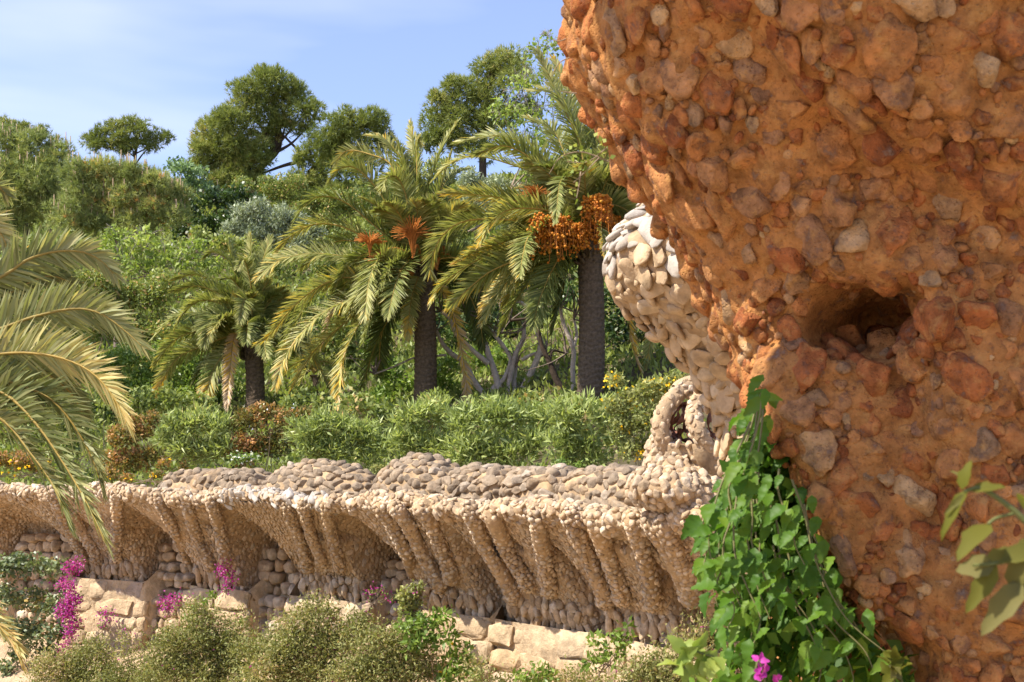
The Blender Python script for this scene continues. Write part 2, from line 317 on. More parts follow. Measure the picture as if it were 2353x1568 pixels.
def lobe_points(lobes, n_area, g, sub=9, squash=0.85, cull=True, shell=0.55):
    """points on clumps that sit on each lobe; returns P, outward, clump id tint"""
    Ps, Os, Ts = [], [], []
    for c, r in lobes:
        k = max(4, int(sub)); d = norm(g.normal(size=(k * 2, 3)))
        if cull: d = d[(d[:, 1] < 0.45) | (d[:, 2] > 0.6)]
        d = d[d[:, 2] > -0.75]
        d = np.concatenate([d, [[0, -.3, .1]]]); cs = c + d * r * np.array([1, 1, squash]) * g.uniform(.5, .72, (len(d), 1)); rs = r * g.uniform(.34, .52, len(d))
        n_tot = n_area(r); n_each = np.maximum(1, (n_tot * rs ** 2 / (rs ** 2).sum()).astype(int)); tl = g.normal(0, .5) * .2
        for cc, rr, ne in zip(cs, rs, n_each):
            o = norm(g.normal(size=(ne, 3)))
            if cull: o[:, 1] = np.where(o[:, 1] > 0.5, -o[:, 1], o[:, 1])
            rad = g.uniform(shell ** 3, 1.12, ne) ** (1 / 3)
            Ps.append(cc + o * (rr * rad)[:, None] * np.array([1, 1, squash])); Os.append(o); Ts.append(np.full(ne, .45 + tl + g.normal(0, .12)))
    return np.concatenate(Ps), np.concatenate(Os), np.concatenate(Ts)
def foliage(lobes, style, g, scale=1.0, cover=1.0, sub=9, cull=True):
    L, W, cv, ob, ub, mt = STY[style]; L *= scale; W *= scale; la = L * W * .5
    P, O, T = lobe_points(lobes, lambda r: cv * cover * math.pi * r * r / la, g, sub, cull=cull)
    n = len(P); P = P + g.normal(0, 1, P.shape) * (.085 if style == 'scrub' else .28 * L); A = O * ob + g.normal(size=(n, 3)) * .7; A[:, 2] += ub
    V, Q = leaves(P, A, L * g.uniform(.6, 1.25, n), W * g.uniform(.7, 1.2, n), g, nrm=O)
    T = np.clip(T + g.normal(0, .17, n), 0, 1)
    if style in ('flecked',): T = np.where(g.random(n) < .10, 1.0, np.clip(T, 0, .85))
    if style == 'orange': T = np.clip(T + .30 * np.clip(O[:, 2], -.5, 1), 0, 1)
    return V, Q, np.repeat(T, 4), M[mt]
def needles(lobes, g, L=.30, W=.035, cover=1.0, sub=11, per=8):
    P, O, T = lobe_points(lobes, lambda r: cover * 5.5 * math.pi * r * r / (L * W * .5 * per), g, sub, .8, True, .5)
    n = len(P); ax = norm(O + np.array([0, 0, .55]) + g.normal(size=(n, 3)) * .3)
    D = norm(ax[:, None] + g.normal(size=(n, per, 3)) * .55); B = norm(np.cross(D, g.normal(size=(n, per, 3))))
    ln = L * g.uniform(.6, 1.1, (n, per, 1)); b = P[:, None]
    V = np.stack([b - B * W * .5, b + B * W * .5, b + D * ln], 2).reshape(-1, 3)
    return V, np.arange(len(V)).reshape(-1, 3), np.repeat(np.clip(T + g.normal(0, .14, n), 0, .93), per * 3), P, ax

# ------------------------------------------------------------------ the wall's path and the ground
_pp = [(-700, 29.), (-350, 27.2), (-100, 25.2), (200, 23.5), (480, 22.), (770, 20.3), (1050, 18.6), (1270, 17.2), (1490, 15.7), (1700, 14.3), (1950, 13.2), (2400, 12.5), (3200, 12.2)]
PATH = catmull([((u - U0) / F * y, y) for u, y in _pp], 1600)
PS = np.concatenate([[0], np.cumsum(np.linalg.norm(np.diff(PATH, axis=0), axis=1))])
PT = norm(np.gradient(PATH, axis=0)); PN = np.stack([PT[:, 1], -PT[:, 0]], -1); PU = U0 + PATH[:, 0] / PATH[:, 1] * F
def path_xy(s): return np.stack([np.interp(s, PS, PATH[:, 0]), np.interp(s, PS, PATH[:, 1])], -1)
def path_n(s): return norm(np.stack([np.interp(s, PS, PN[:, 0]), np.interp(s, PS, PN[:, 1])], -1))
def s_of_u(u): return float(np.interp(u, PU, PS))
def wall_y(x): return np.interp(x, PATH[:, 0], PATH[:, 1])
def gz(x, y):
    x = np.asarray(x, float); y = np.asarray(y, float); d = y - wall_y(x)
    back = 3.66 + .16 * np.clip(d - 2.0, 0, 8) + .25 * np.clip(d - 10, 0, 12) + .43 * np.clip(d - 22, 0, 30) + .13 * np.clip(-x, 0, 40) * sstep(20, 50, d) + .06 * np.clip(d - 52, 0, 40) - .12 * np.clip(d - 110, 0, 200)
    front = np.interp(d, [-60, -22, -14, -9, -5, -2.2, -.9, 0], [1.7, 1.75, 1.5, .6, .15, .30, .72, .95])
    k = sstep(.45, .75, d)
    n = noise3(np.stack([x, y, 0 * x], -1), .5, 1, 3)
    return front * (1 - k) + back * k + n * np.where(d > 4, .3, .06) * (np.abs(d - .3) > .7)
gx = np.concatenate([np.linspace(-420, -40, 20), np.linspace(-38, -14, 30), np.linspace(-13.8, 10, 180), np.linspace(11, 40, 25), np.linspace(50, 420, 18)])
gd = np.concatenate([np.linspace(-300, -34, 14), np.linspace(-32, -7, 40), np.linspace(-6.8, .4, 60), np.linspace(.46, .74, 5), np.linspace(.85, 12, 30), np.linspace(13, 70, 50), np.linspace(75, 700, 25)])
GX, GD = np.meshgrid(gx, gd, indexing='ij'); GY = wall_y(GX) + GD
GV = np.stack([GX, GY, gz(GX, GY)], -1).reshape(-1, 3); GQ = grid_quads(len(gx), len(gd))
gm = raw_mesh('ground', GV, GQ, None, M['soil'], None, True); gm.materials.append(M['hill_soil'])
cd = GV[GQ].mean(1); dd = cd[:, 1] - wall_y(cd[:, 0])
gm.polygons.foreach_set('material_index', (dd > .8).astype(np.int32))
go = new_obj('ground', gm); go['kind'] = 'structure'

# ------------------------------------------------------------------ the viaduct wall: corbels, ledge, blocks
UN = [(-330, -190), (-110, 15), (185, 335), (450, 575), (690, 860), (965, 1130), (1165, 1375), (1395, 1590), (1640, 1850)]
US = [(s_of_u(a), s_of_u(b)) for a, b in UN]; UC = np.array([(a + b) / 2 for a, b in US]); UW = np.array([(b - a) / 2 for a, b in US])
MIDS = np.concatenate([[UC[0] - 1.4], (UC[1:] + UC[:-1]) / 2, [UC[-1] + 1.5]])
S0, S1 = MIDS[0], MIDS[-1]
def zt(s): return 3.66 - .40 * (s - s_of_u(0)) / (s_of_u(1600) - s_of_u(0))
def zb(s): return 2.18 - .40 * (s - s_of_u(0)) / (s_of_u(1600) - s_of_u(0))
HOLES = []
def wall_surf(s, h):
    s = np.asarray(s, float); h = np.asarray(h, float); m = np.zeros_like(s + h); rib = np.zeros_like(m); hole = np.zeros_like(m)
    for i in range(len(UN)):
        wt = .5 * (MIDS[i + 1] - MIDS[i]) * 1.02; wv = UW[i] * .9 + (wt - UW[i] * .9) * np.clip(h, 0, 1) ** 3.2
        mm = 1 - sstep(wv * .86, wv * 1.0 + .1, np.abs(s - UC[i] - .12 * (1 - h))); m = np.maximum(m, mm)
    for hs, hv in HOLES: hole = np.maximum(hole, np.exp(-((s - hs) / .065) ** 2 - ((h - hv) / .05) ** 2))
    hh = np.clip(h, 0, 1.05); fc = .08 + 1.24 * hh ** 1.45
    fb = -.45 + 1.75 * np.clip((hh - .36) / .64, 0, 1.07) ** 2.3
    o = fc * m + fb * (1 - m) - .34 * hole
    foot = (1 - sstep(0.0, .24, h)); o = o + .10 * foot * m * np.sin(np.clip(h / .24, 0, 1) * np.pi)
    z = zb(s) + (zt(s) - zb(s)) * h
    xy = path_xy(s) + path_n(s) * o[..., None]
    P = np.concatenate([xy, z[..., None]], -1)
    return P, m
def wall_normal(s, h, e=.02):
    a, _ = wall_surf(s + e, h); b, _ = wall_surf(s - e, h); c, _ = wall_surf(s, h + e); d, _ = wall_surf(s, h - e)
    n = norm(np.cross(a - b, c - d)); xy = path_n(s); f = np.sign((n[..., :2] * xy).sum(-1) + 1e-3 - 0 * n[..., 2])
    return n
CAMP = np.array([0, 0, ZC])
_ls, _lh = np.meshgrid(np.linspace(S0, S1, 900), np.linspace(0, 1, 120), indexing='ij'); _lp, _ = wall_surf(_ls, _lh); _lu = U0 + _lp[..., 0] / _lp[..., 1] * F; _lv = V0 - (_lp[..., 2] - ZC) / _lp[..., 1] * F
def wall_hit(u, v):
    """where the line of sight through (u, v) first meets the corbels: (s, h, point)"""
    d = np.hypot(_lu - u, _lv - v); k = np.where(d < max(7, d.min() + 1e-6), _lp[..., 1], 1e9); i = np.unravel_index(np.argmin(k), k.shape); return _ls[i], _lh[i], _lp[i]
for u, v in [(194, 1213), (287, 1215), (431, 1211), (474, 1213), (695, 1229), (722, 1231), (772, 1235), (921, 1242), (955, 1235), (1008, 1242), (1142, 1263), (1180, 1253), (1260, 1256), (1361, 1260), (1404, 1248), (1491, 1252), (1556, 1221)]:
    hs, hv, _ = wall_hit(u, v); HOLES.append((hs, hv))
def face_cam(N, P): return ((CAMP - P) * N).sum(-1) / np.linalg.norm(CAMP - P, axis=-1)
wall = Thing('viaduct_wall', 'long tan rubble retaining wall with flaring corbels and a wavy ledge below the shrubs', 'wall', [*path_xy(s_of_u(800)), 1.2])
protos1 = [rock(1, 20 + i, 12, .5, .85, .10) for i in range(12)]; protos0 = [rock(0, 320 + i, 6, .6, .9, .12) for i in range(14)]; flat1 = [(v * np.array([1, 1, .9]), f) for v, f in protos0]
tan_me = [raw_mesh('stone', *(lambda v, f: (v, None, f))(*rock(2, 60 + i, 12, .5, .85, .08)), M['tan_stone']) for i in range(8)]
white_me = [raw_mesh('stone', *(lambda v, f: (v, None, f))(*rock(2, 80 + i, 13, .45, .8, .08)), M['white_stone']) for i in range(5)]
g = np.random.default_rng(3)
corbels = []
for i in range(len(UN)):
    a, b = MIDS[i], MIDS[i + 1]; ns_ = int((b - a) / .03); nh = 84
    ss, hh = np.meshgrid(np.linspace(a, b, ns_), np.linspace(-.02, 1.0, nh), indexing='ij')
    P, _ = wall_surf(ss, hh); P += .008 * noise3(P, 6, 2)[..., None]
    corbels.append(wall.part('corbel', P, grid_quads(ns_, nh), None, M['tan_mortar'], None, True))
# scale stones over the corbels
n = 120000; cs = g.uniform(S0, S1, n); ch = g.uniform(0.0, 1.0, n); P, m = wall_surf(cs, ch); N = wall_normal(cs, ch)
fc_ = face_cam(N, P); flip = np.where((fc_ < -.75)[:, None], -N, N); N = flip; fc_ = face_cam(N, P)
ok = (fc_ > -.35) & ((m > .06) | (ch > .30)); P, N, cs, ch, m = P[ok], N[ok], cs[ok], ch[ok], m[ok]
rr = g.uniform(.042, .085, len(P)); keep = poisson(P, rr * .84)
P, N, cs, ch, m, rr = P[keep], N[keep], cs[keep], ch[keep], m[keep], rr[keep]
ui = np.clip(np.searchsorted(MIDS, cs) - 1, 0, len(UN) - 1)
D = np.array([0.25, -.1, -1.0]) + .25 * g.normal(size=P.shape); Rm = frames(N, D)
plate = (ui == 4)
scl = np.stack([rr * g.uniform(.62, .8, len(P)), rr * g.uniform(.72, 1.0, len(P)), rr * g.uniform(.26, .46, len(P))], -1)
scl[plate, 2] *= .55; scl[plate, 1] *= 1.2
tilt = np.where(plate, .32, .12)   # lower ends stand proud, like scales
Rm = np.stack([Rm[..., 0], norm(Rm[..., 1] * np.cos(tilt)[:, None] + Rm[..., 2] * np.sin(tilt)[:, None]), norm(Rm[..., 2] * np.cos(tilt)[:, None] - Rm[..., 1] * np.sin(tilt)[:, None])], -1)
px = scl[:, :2].max(1) / np.linalg.norm(P - CAMP, axis=1) * np.clip(face_cam(N, P), .2, 1)
uu = U0 + P[:, 0] / P[:, 1] * F; vis = (uu > -30) & (uu < 1640)
for i in range(len(UN)):
    sel = np.where(ui == i)[0]
    if not len(sel): continue
    order = sel[np.argsort(-px[sel] * vis[sel])]; big = order[:34] if 1 <= i <= 7 else order[:0]; rest = np.setdiff1d(sel, big)
    P[sel] -= N[sel] * scl[sel][:, 2:] * .12
    for j in big: wall.inst('stone', tan_me[g.integers(8)], P[j], Rm[j], scl[j], corbels[i])
    V, T, tn = joined(flat1 if i == 4 else protos0, P[rest], Rm[rest], scl[rest], g)
    wall.part('stone_facing', V, None, T, M['slab_stone'] if i == 4 else M['tan_stone'], tn, False, corbels[i], 'stuff')
# leaning ribs that stand proud of the corbels
RIBS = {2: [[(115, 1141), (154, 1220), (187, 1285)], [(160, 1185), (190, 1235), (220, 1285)], [(266, 1149), (267, 1238), (266, 1285)]], 3: [[(359, 1149), (395, 1220), (434, 1300)], [(427, 1167), (449, 1238), (480, 1300)], [(485, 1160), (503, 1220), (514, 1290)]],
        4: [[(655, 1172), (682, 1235), (700, 1300)], [(694, 1172), (711, 1235), (736, 1290)], [(745, 1163), (757, 1220), (776, 1300)]], 5: [[(877, 1150), (897, 1206), (930, 1278), (950, 1330)], [(913, 1148), (933, 1206), (969, 1278), (1007, 1345)], [(971, 1155), (987, 1206), (1009, 1263), (1032, 1325)]],
        6: [[(1077, 1177), (1120, 1271), (1172, 1366)], [(1132, 1195), (1163, 1271), (1208, 1340)], [(1236, 1182), (1246, 1271), (1258, 1350)]], 7: [[(1314, 1177), (1348, 1280), (1386, 1375)], [(1368, 1190), (1394, 1284), (1424, 1368)], [(1460, 1183), (1473, 1264), (1498, 1378)]], 8: [[(1501, 1185), (1540, 1276), (1580, 1363)], [(1529, 1169), (1564, 1296), (1590, 1370)]]}
for i, lst in RIBS.items():
    for k, pts in enumerate(lst):
        C = []
        for u, v in pts:
            p = wall_hit(u, v)[2]; dv = norm(CAMP - p); C.append(p + dv * (.10 if i in (2, 3, 4) else .16))
        C = [C[0] - norm(CAMP - C[0]) * .22 + [0, 0, .05]] + C + [C[-1] - norm(CAMP - C[-1]) * .2 - [0, 0, .05]]
        C = catmull(C, 40); r0 = {2: .09, 3: .09, 4: .075}.get(i, .095); rl = r0 * (1 + .22 * np.linspace(-1, 1, 40) ** 2); v_, q_ = tube(C, rl, 12, .10, k)
        rb = wall.part('rib', v_, q_, None, M['tan_mortar'], None, True)
        nn = 1500; ix = g.integers(0, 40, nn); a = g.uniform(0, 2 * np.pi, nn); T = norm(np.gradient(C, axis=0))[ix]; S = norm(np.cross(T, [.13, .31, .94])); N2 = np.cross(S, T); O = np.cos(a)[:, None] * S + np.sin(a)[:, None] * N2; X = C[ix] + O * rl[ix][:, None] * .97
        ok = face_cam(O, X) > -.55; X, O, T = X[ok], O[ok], T[ok]; r2 = g.uniform(.045, .08, len(X)); kp = poisson(X, r2 * .85); X, O, T, r2 = X[kp], O[kp], T[kp], r2[kp]
        Rr = spin(frames(O, T), g.normal(0, .6, len(X))); V, Tt, tn = joined(protos0, X, Rr, np.stack([r2 * .68, r2 * .68, r2 * .5], -1), g); wall.part('rib_stones', V, None, Tt, M['slab_stone'] if i == 4 else M['tan_stone'], tn, False, rb, 'stuff')
# hanging stones at the foot of every corbel
tooth = [raw_mesh('hanging_stone', *(lambda v, f: (v, None, f))(*rock(2, 130 + i, 10, .5, .85, .16)), M['tan_stone']) for i in range(6)]
for i in range(1, len(UN) - 1):
    for row in range(3):
        a, b = US[i][0] - .10, US[i][1] + .16; k = int((b - a) / .135)
        for q in range(k):
            s = a + (q + .5 + .4 * (row % 2) + g.uniform(-.15, .15)) * (b - a) / k; h = .015 + .085 * row + g.uniform(-.02, .02)
            p, _ = wall_surf(np.array([s]), np.array([max(h, .01)])); nn = path_n(np.array([s]))[0]
            pos = p[0] + np.array([nn[0], nn[1], 0]) * g.uniform(.0, .07); pos[2] += -.03 if row == 0 else 0
            N_ = np.array([nn[0], nn[1], -.25]) + .2 * g.normal(size=3); Rr = frames(N_[None], np.array([[.1, 0, -1]]) + .2 * g.normal(size=(1, 3)))[0]
            wall.inst('hanging_stone', tooth[g.integers(6)], pos, Rr, (g.uniform(.048, .075), g.uniform(.10, .16) * (1 if row < 2 else .7), g.uniform(.06, .085)), corbels[i])
# ledge: rolled, wavy rim and the top behind it
nS = 620; ss = np.linspace(S0, S1, nS); wob = .085 * np.abs(np.sin(ss * 5.2 + .7 * np.sin(ss * 1.7))) + .04 * np.sin(ss * 1.9)
prof = [(1.10, -.10), (1.24, -.11), (1.36, -.05), (1.40, .03), (1.34, .10), (1.20, .12), (1.06, .06), (.8, -.02), (.1, -.04), (-.6, -.06), (-.9, -.1)]
LV = []
for k, (o, dz) in enumerate(prof):
    oo = o + (.05 * np.sin(ss * 5.2 + 1) if o > .9 else 0); xy = path_xy(ss) + path_n(ss) * np.asarray(oo).reshape(-1, 1) if np.ndim(oo) else path_xy(ss) + path_n(ss) * oo
    LV.append(np.concatenate([xy, (zt(ss) + dz + wob * (1 if o > .8 else .3))[:, None]], -1))
LV = np.stack(LV, 1); LV += .015 * noise3(LV, 7, 3)[..., None]
ledge = wall.part('ledge', LV, grid_quads(nS, len(prof)), None, M['tan_mortar'], None, True)
n = 36000; fi = g.uniform(0, nS - 1.001, n); fk = g.uniform(0, 6.4, n); i0 = fi.astype(int); k0 = fk.astype(int); a = (fi - i0)[:, None]; b = (fk - k0)[:, None]
Q00, Q10, Q01, Q11 = LV[i0, k0], LV[i0 + 1, k0], LV[i0, k0 + 1], LV[i0 + 1, k0 + 1]
P = (Q00 * (1 - a) + Q10 * a) * (1 - b) + (Q01 * (1 - a) + Q11 * a) * b
N = norm(np.cross(Q10 - Q00, Q01 - Q00)); ctr = np.concatenate([path_xy(ss[i0]) + path_n(ss[i0]) * 1.2, zt(ss[i0])[:, None]], -1)
N = np.where((((P - ctr) * N).sum(-1) < 0)[:, None], -N, N)
rr = g.uniform(.06, .125, n); kp = poisson(P, rr * .84); P, N, rr, sl = P[kp], N[kp], rr[kp], ss[i0[kp]]
Rm = spin(frames(N, np.tile([0.2, -.2, -1.0], (len(P), 1)) + .3 * g.normal(size=P.shape)), g.normal(0, .4, len(P)))
scl = np.stack([rr * g.uniform(.55, .72, len(P)), rr * g.uniform(.6, .9, len(P)), rr * g.uniform(.3, .6, len(P))], -1)
sw = (sl > s_of_u(640) + .1) & (sl < s_of_u(905)) & (g.random(len(sl)) < .7); uu = U0 + P[:, 0] / P[:, 1] * F
px = scl[:, :2].max(1) / np.linalg.norm(P - CAMP, axis=1) * np.clip(face_cam(N, P), .15, 1) * ((uu > 0) & (uu < 1600))
big = np.argsort(-px)[:230]; rest = np.setdiff1d(np.arange(len(P)), big)
for j in big: wall.inst('rim_stone', (white_me[g.integers(5)] if sw[j] else tan_me[g.integers(8)]), P[j], Rm[j], scl[j] * (np.array([1.1, 1.35, .8]) if sw[j] else 1), ledge)
for msk, mt in ((sw, 'white_stone'), (~sw, 'tan_stone')):
    r_ = rest[msk[rest]]; V, T, tn = joined(protos1, P[r_], Rm[r_], scl[r_], g)
    wall.part('rim_rubble', V, None, T, M[mt], tn, False, ledge, 'stuff')
# lower wall: mortar bed, big blocks under the corbels, rubble in the gaps
ns_, nh = 420, 46; ss, hh = np.meshgrid(np.linspace(S0, S1, ns_), np.linspace(0, 1, nh), indexing='ij')
def pier(s):
    m = np.zeros_like(s)
    for i in range(len(UN)): m = np.maximum(m, 1 - sstep(UW[i] + .10, UW[i] + .22, np.abs(s - UC[i] - .06)))
    return m
oo = -.30 + .50 * pier(ss) * np.ones_like(hh); zz = .2 + (zb(ss) + .45 * (1 - pier(ss)) - .02 - .2) * hh
P = np.concatenate([path_xy(ss) + path_n(ss) * oo[..., None], zz[..., None]], -1); P += .05 * noise3(P, 3.2, 1)[..., None] * np.array([1, 1, 0.0])
lower = wall.part('lower_wall', P, grid_quads(ns_, nh), None, M['block_stone'], None, True)
blk = [raw_mesh('block', *(lambda v, f: (v, None, f))(*rock(3, 200 + i, 22, .78, 1.08, .16, box=.24)), M['block_stone']) for i in range(8)]
boul = [raw_mesh('boulder', *(lambda v, f: (v, None, f))(*rock(2, 230 + i, 12, .62, .92, .10, box=.75)), M['tan_stone']) for i in range(7)]
for i in range(1, len(UN)):
    z = zb(UC[i]) - .03
    for c in range(6):
        hgt = [.33, .31, .28, .28, .26, .26][c] * g.uniform(.9, 1.1); s = US[i][0] - .12; e = US[i][1] + .20
        while s < e - .12:
            ln = min(g.uniform(.42, .95), e - s); nn = path_n(np.array([s + ln / 2]))[0]; xy = path_xy(np.array([s + ln / 2]))[0] + nn * (.16 + g.uniform(-.02, .05))
            tg = np.array([nn[1], -nn[0], 0]); Rr = np.stack([tg, np.array([nn[0], nn[1], 0]), [0, 0, 1]], -1)
            wall.inst('block', blk[g.integers(8)], [*xy, z - hgt / 2], Rr, (ln / 2 * 1.0, g.uniform(.075, .115), hgt / 2 * 1.0), lower); s += ln
        z -= hgt
    # rubble in the gap to the left of this pier
    a, b = US[i - 1][1] + .12, US[i][0] - .08
    z = .6
    while z < zb(a) + .55:
        hgt = g.uniform(.14, .22); s = a - g.uniform(0, .1)
        while s < b:
            ln = g.uniform(.16, .30); nn = path_n(np.array([s + ln / 2]))[0]; xy = path_xy(np.array([s + ln / 2]))[0] + nn * (-.26 + g.uniform(-.02, .10) + .15 * (z < 1.75))
            tg = np.array([nn[1], -nn[0], 0]); Rr = spin(np.stack([tg, [0, 0, 1], -np.array([nn[0], nn[1], 0])], -1)[None], g.normal(0, .15, 1))[0]
            wall.inst('boulder', boul[g.integers(7)], [*xy, z + hgt / 2 + g.uniform(-.02, .02)], Rr, (ln / 2, hgt / 2 * 1.05, g.uniform(.10, .15)), lower); s += ln
        z += hgt * .93

# rubble parapets behind the ledge
wea_me = [raw_mesh('stone', *(lambda v, f: (v, None, f))(*rock(2, 160 + i, 12, .5, .85, .10)), M['weathered_stone']) for i in range(8)]
def parapet(label, ua, ub, vtop, dome, off=.38, thick=.42, group='rubble parapets behind the ledge', small=.12):
    sa, sb = s_of_u(ua), s_of_u(ub); sm = (sa + sb) / 2; hl = (sb - sa) / 2
    # parapet stands off the base line by its own offset, so shift along the wall until its middle lies where the photograph shows it
    for _ in range(6):
        xy = path_xy(np.array([sm]))[0] + path_n(np.array([sm]))[0] * off; e = (ua + ub) / 2 - (U0 + xy[0] / xy[1] * F); sm += e / F * xy[1] * 1.1
    z0 = zt(sm) + .02; top = ZC + (V0 - vtop) / F * xy[1] - z0
    def surf(s, q):   # q 0 front foot .. 1 back foot
        t = np.clip(np.abs(s) / hl, 0, 1); ph = np.pi * q; e1 = 2.0 if dome else 6.0
        hgt = top * np.clip(1 - t ** e1, 0, 1) ** (.5 if dome else .35); th = thick * np.clip(1 - t ** (e1 * 1.5), 0, 1) ** .5
        cx, sx = np.cos(ph), np.sin(ph); ex = .8 if dome else .5
        o = off + th * np.sign(cx) * np.abs(cx) ** ex; z = z0 - .06 + (hgt + .06) * np.abs(sx) ** ex
        return np.concatenate([path_xy(s + sm) + path_n(s + sm) * o[..., None], z[..., None]], -1)
    a_, b_ = np.meshgrid(np.linspace(-hl, hl, 70), np.linspace(0, 1, 30), indexing='ij'); P = surf(a_, b_); P += .025 * noise3(P, 5, 2)[..., None]
    t = Thing('rubble_parapet', label, 'parapet', [*(path_xy(np.array([sm]))[0] + path_n(np.array([sm]))[0] * off), z0], group)
    t.part('core', P, grid_quads(70, 30), None, M['tan_mortar'], None, True)
    n = 9000; s = g.uniform(-hl, hl, n); q = g.uniform(0.02, .62, n); P = surf(s, q); e = .01
    N = norm(np.cross(surf(s + e, q) - surf(s - e, q), surf(s, q + e) - surf(s, q - e))); N = np.where((face_cam(N, P) < 0)[:, None], -N, N)
    rr = g.uniform(small, small * 1.6, n); kp = poisson(P, rr * .78); P, N, rr = P[kp], N[kp], rr[kp]
    Rm = spin(frames(N, np.tile([0, .1, 1.], (len(P), 1))), g.normal(0, .3, len(P)))
    scl = np.stack([rr * g.uniform(.6, 1.0, len(P)), rr * g.uniform(.42, .6, len(P)), rr * g.uniform(.35, .6, len(P))], -1)
    big = np.argsort(-scl[:, 0] * np.clip(face_cam(N, P), .1, 1))[:60]; rest = np.setdiff1d(np.arange(len(P)), big)
    for j in big: t.inst('stone', wea_me[g.integers(8)], P[j], Rm[j], scl[j])
    if len(rest):
        V, T, tn = joined(protos1, P[rest], Rm[rest], scl[rest], g); t.part('small_stones', V, None, T, M['weathered_stone'], tn, False, None, 'stuff')
    return t
parapet('low crumbling rubble parapet under the pale oleander and orange shrubs', 385, 622, 1085, False, .38, .38)
parapet('wide domed rubble mound directly above the white-edged part of the ledge', 605, 872, 1062, True, .42, .46)
parapet('taller round-topped rubble mound right of the wide low one', 868, 1068, 1050, True, .42, .46)
parapet('short flat rubble parapet right beside the tall round mound', 1052, 1196, 1077, False)
parapet('flat rubble parapet under the big oleander, middle of the three flat ones', 1186, 1330, 1081, False)
parapet('flat rubble parapet beside the stone basket planter, rightmost of the row', 1318, 1512, 1081, False)
print('wall done', len(bpy.data.objects))

# ------------------------------------------------------------------ foreground columns (lofted masses with stones set in mortar)
def loft(edge, Ye, rows, rx, ry_f, front, phi, e=2.3, **kw):
    """edge: (v, u) silhouette at depth Ye; front(z): nearest depth; returns f(z01, phi)"""
    ev = np.array([a for a, b in edge], float); eu = np.array([b for a, b in edge], float)
    ez = ZC + (V0 - ev) / F * Ye; ex = (eu - U0) / F * Ye; o = np.argsort(ez); ez, ex = ez[o], ex[o]
    def f(z, ph):
        z = np.asarray(z, float); X = np.interp(z, ez, ex); yf = front(z); ry = ry_f(z); c, s = np.cos(ph), np.sin(ph)
        x = X + rx(z) * (1 - np.sign(c) * np.abs(c) ** (2 / e)); y = yf + ry * (1 - np.sign(s) * np.abs(s) ** (2 / e)); x = x + np.where(s < 0, 1.1 * ry * np.abs(s) ** (2 / e), 0)
        return np.stack([x, y, z], -1)
    return f, ez[0], ez[-1]
def fdiff(f, z, p, e=.02):
    n = norm(np.cross(f(z, p + e) - f(z, p - e), f(z + e, p) - f(z - e, p))); return n
HOLE = []
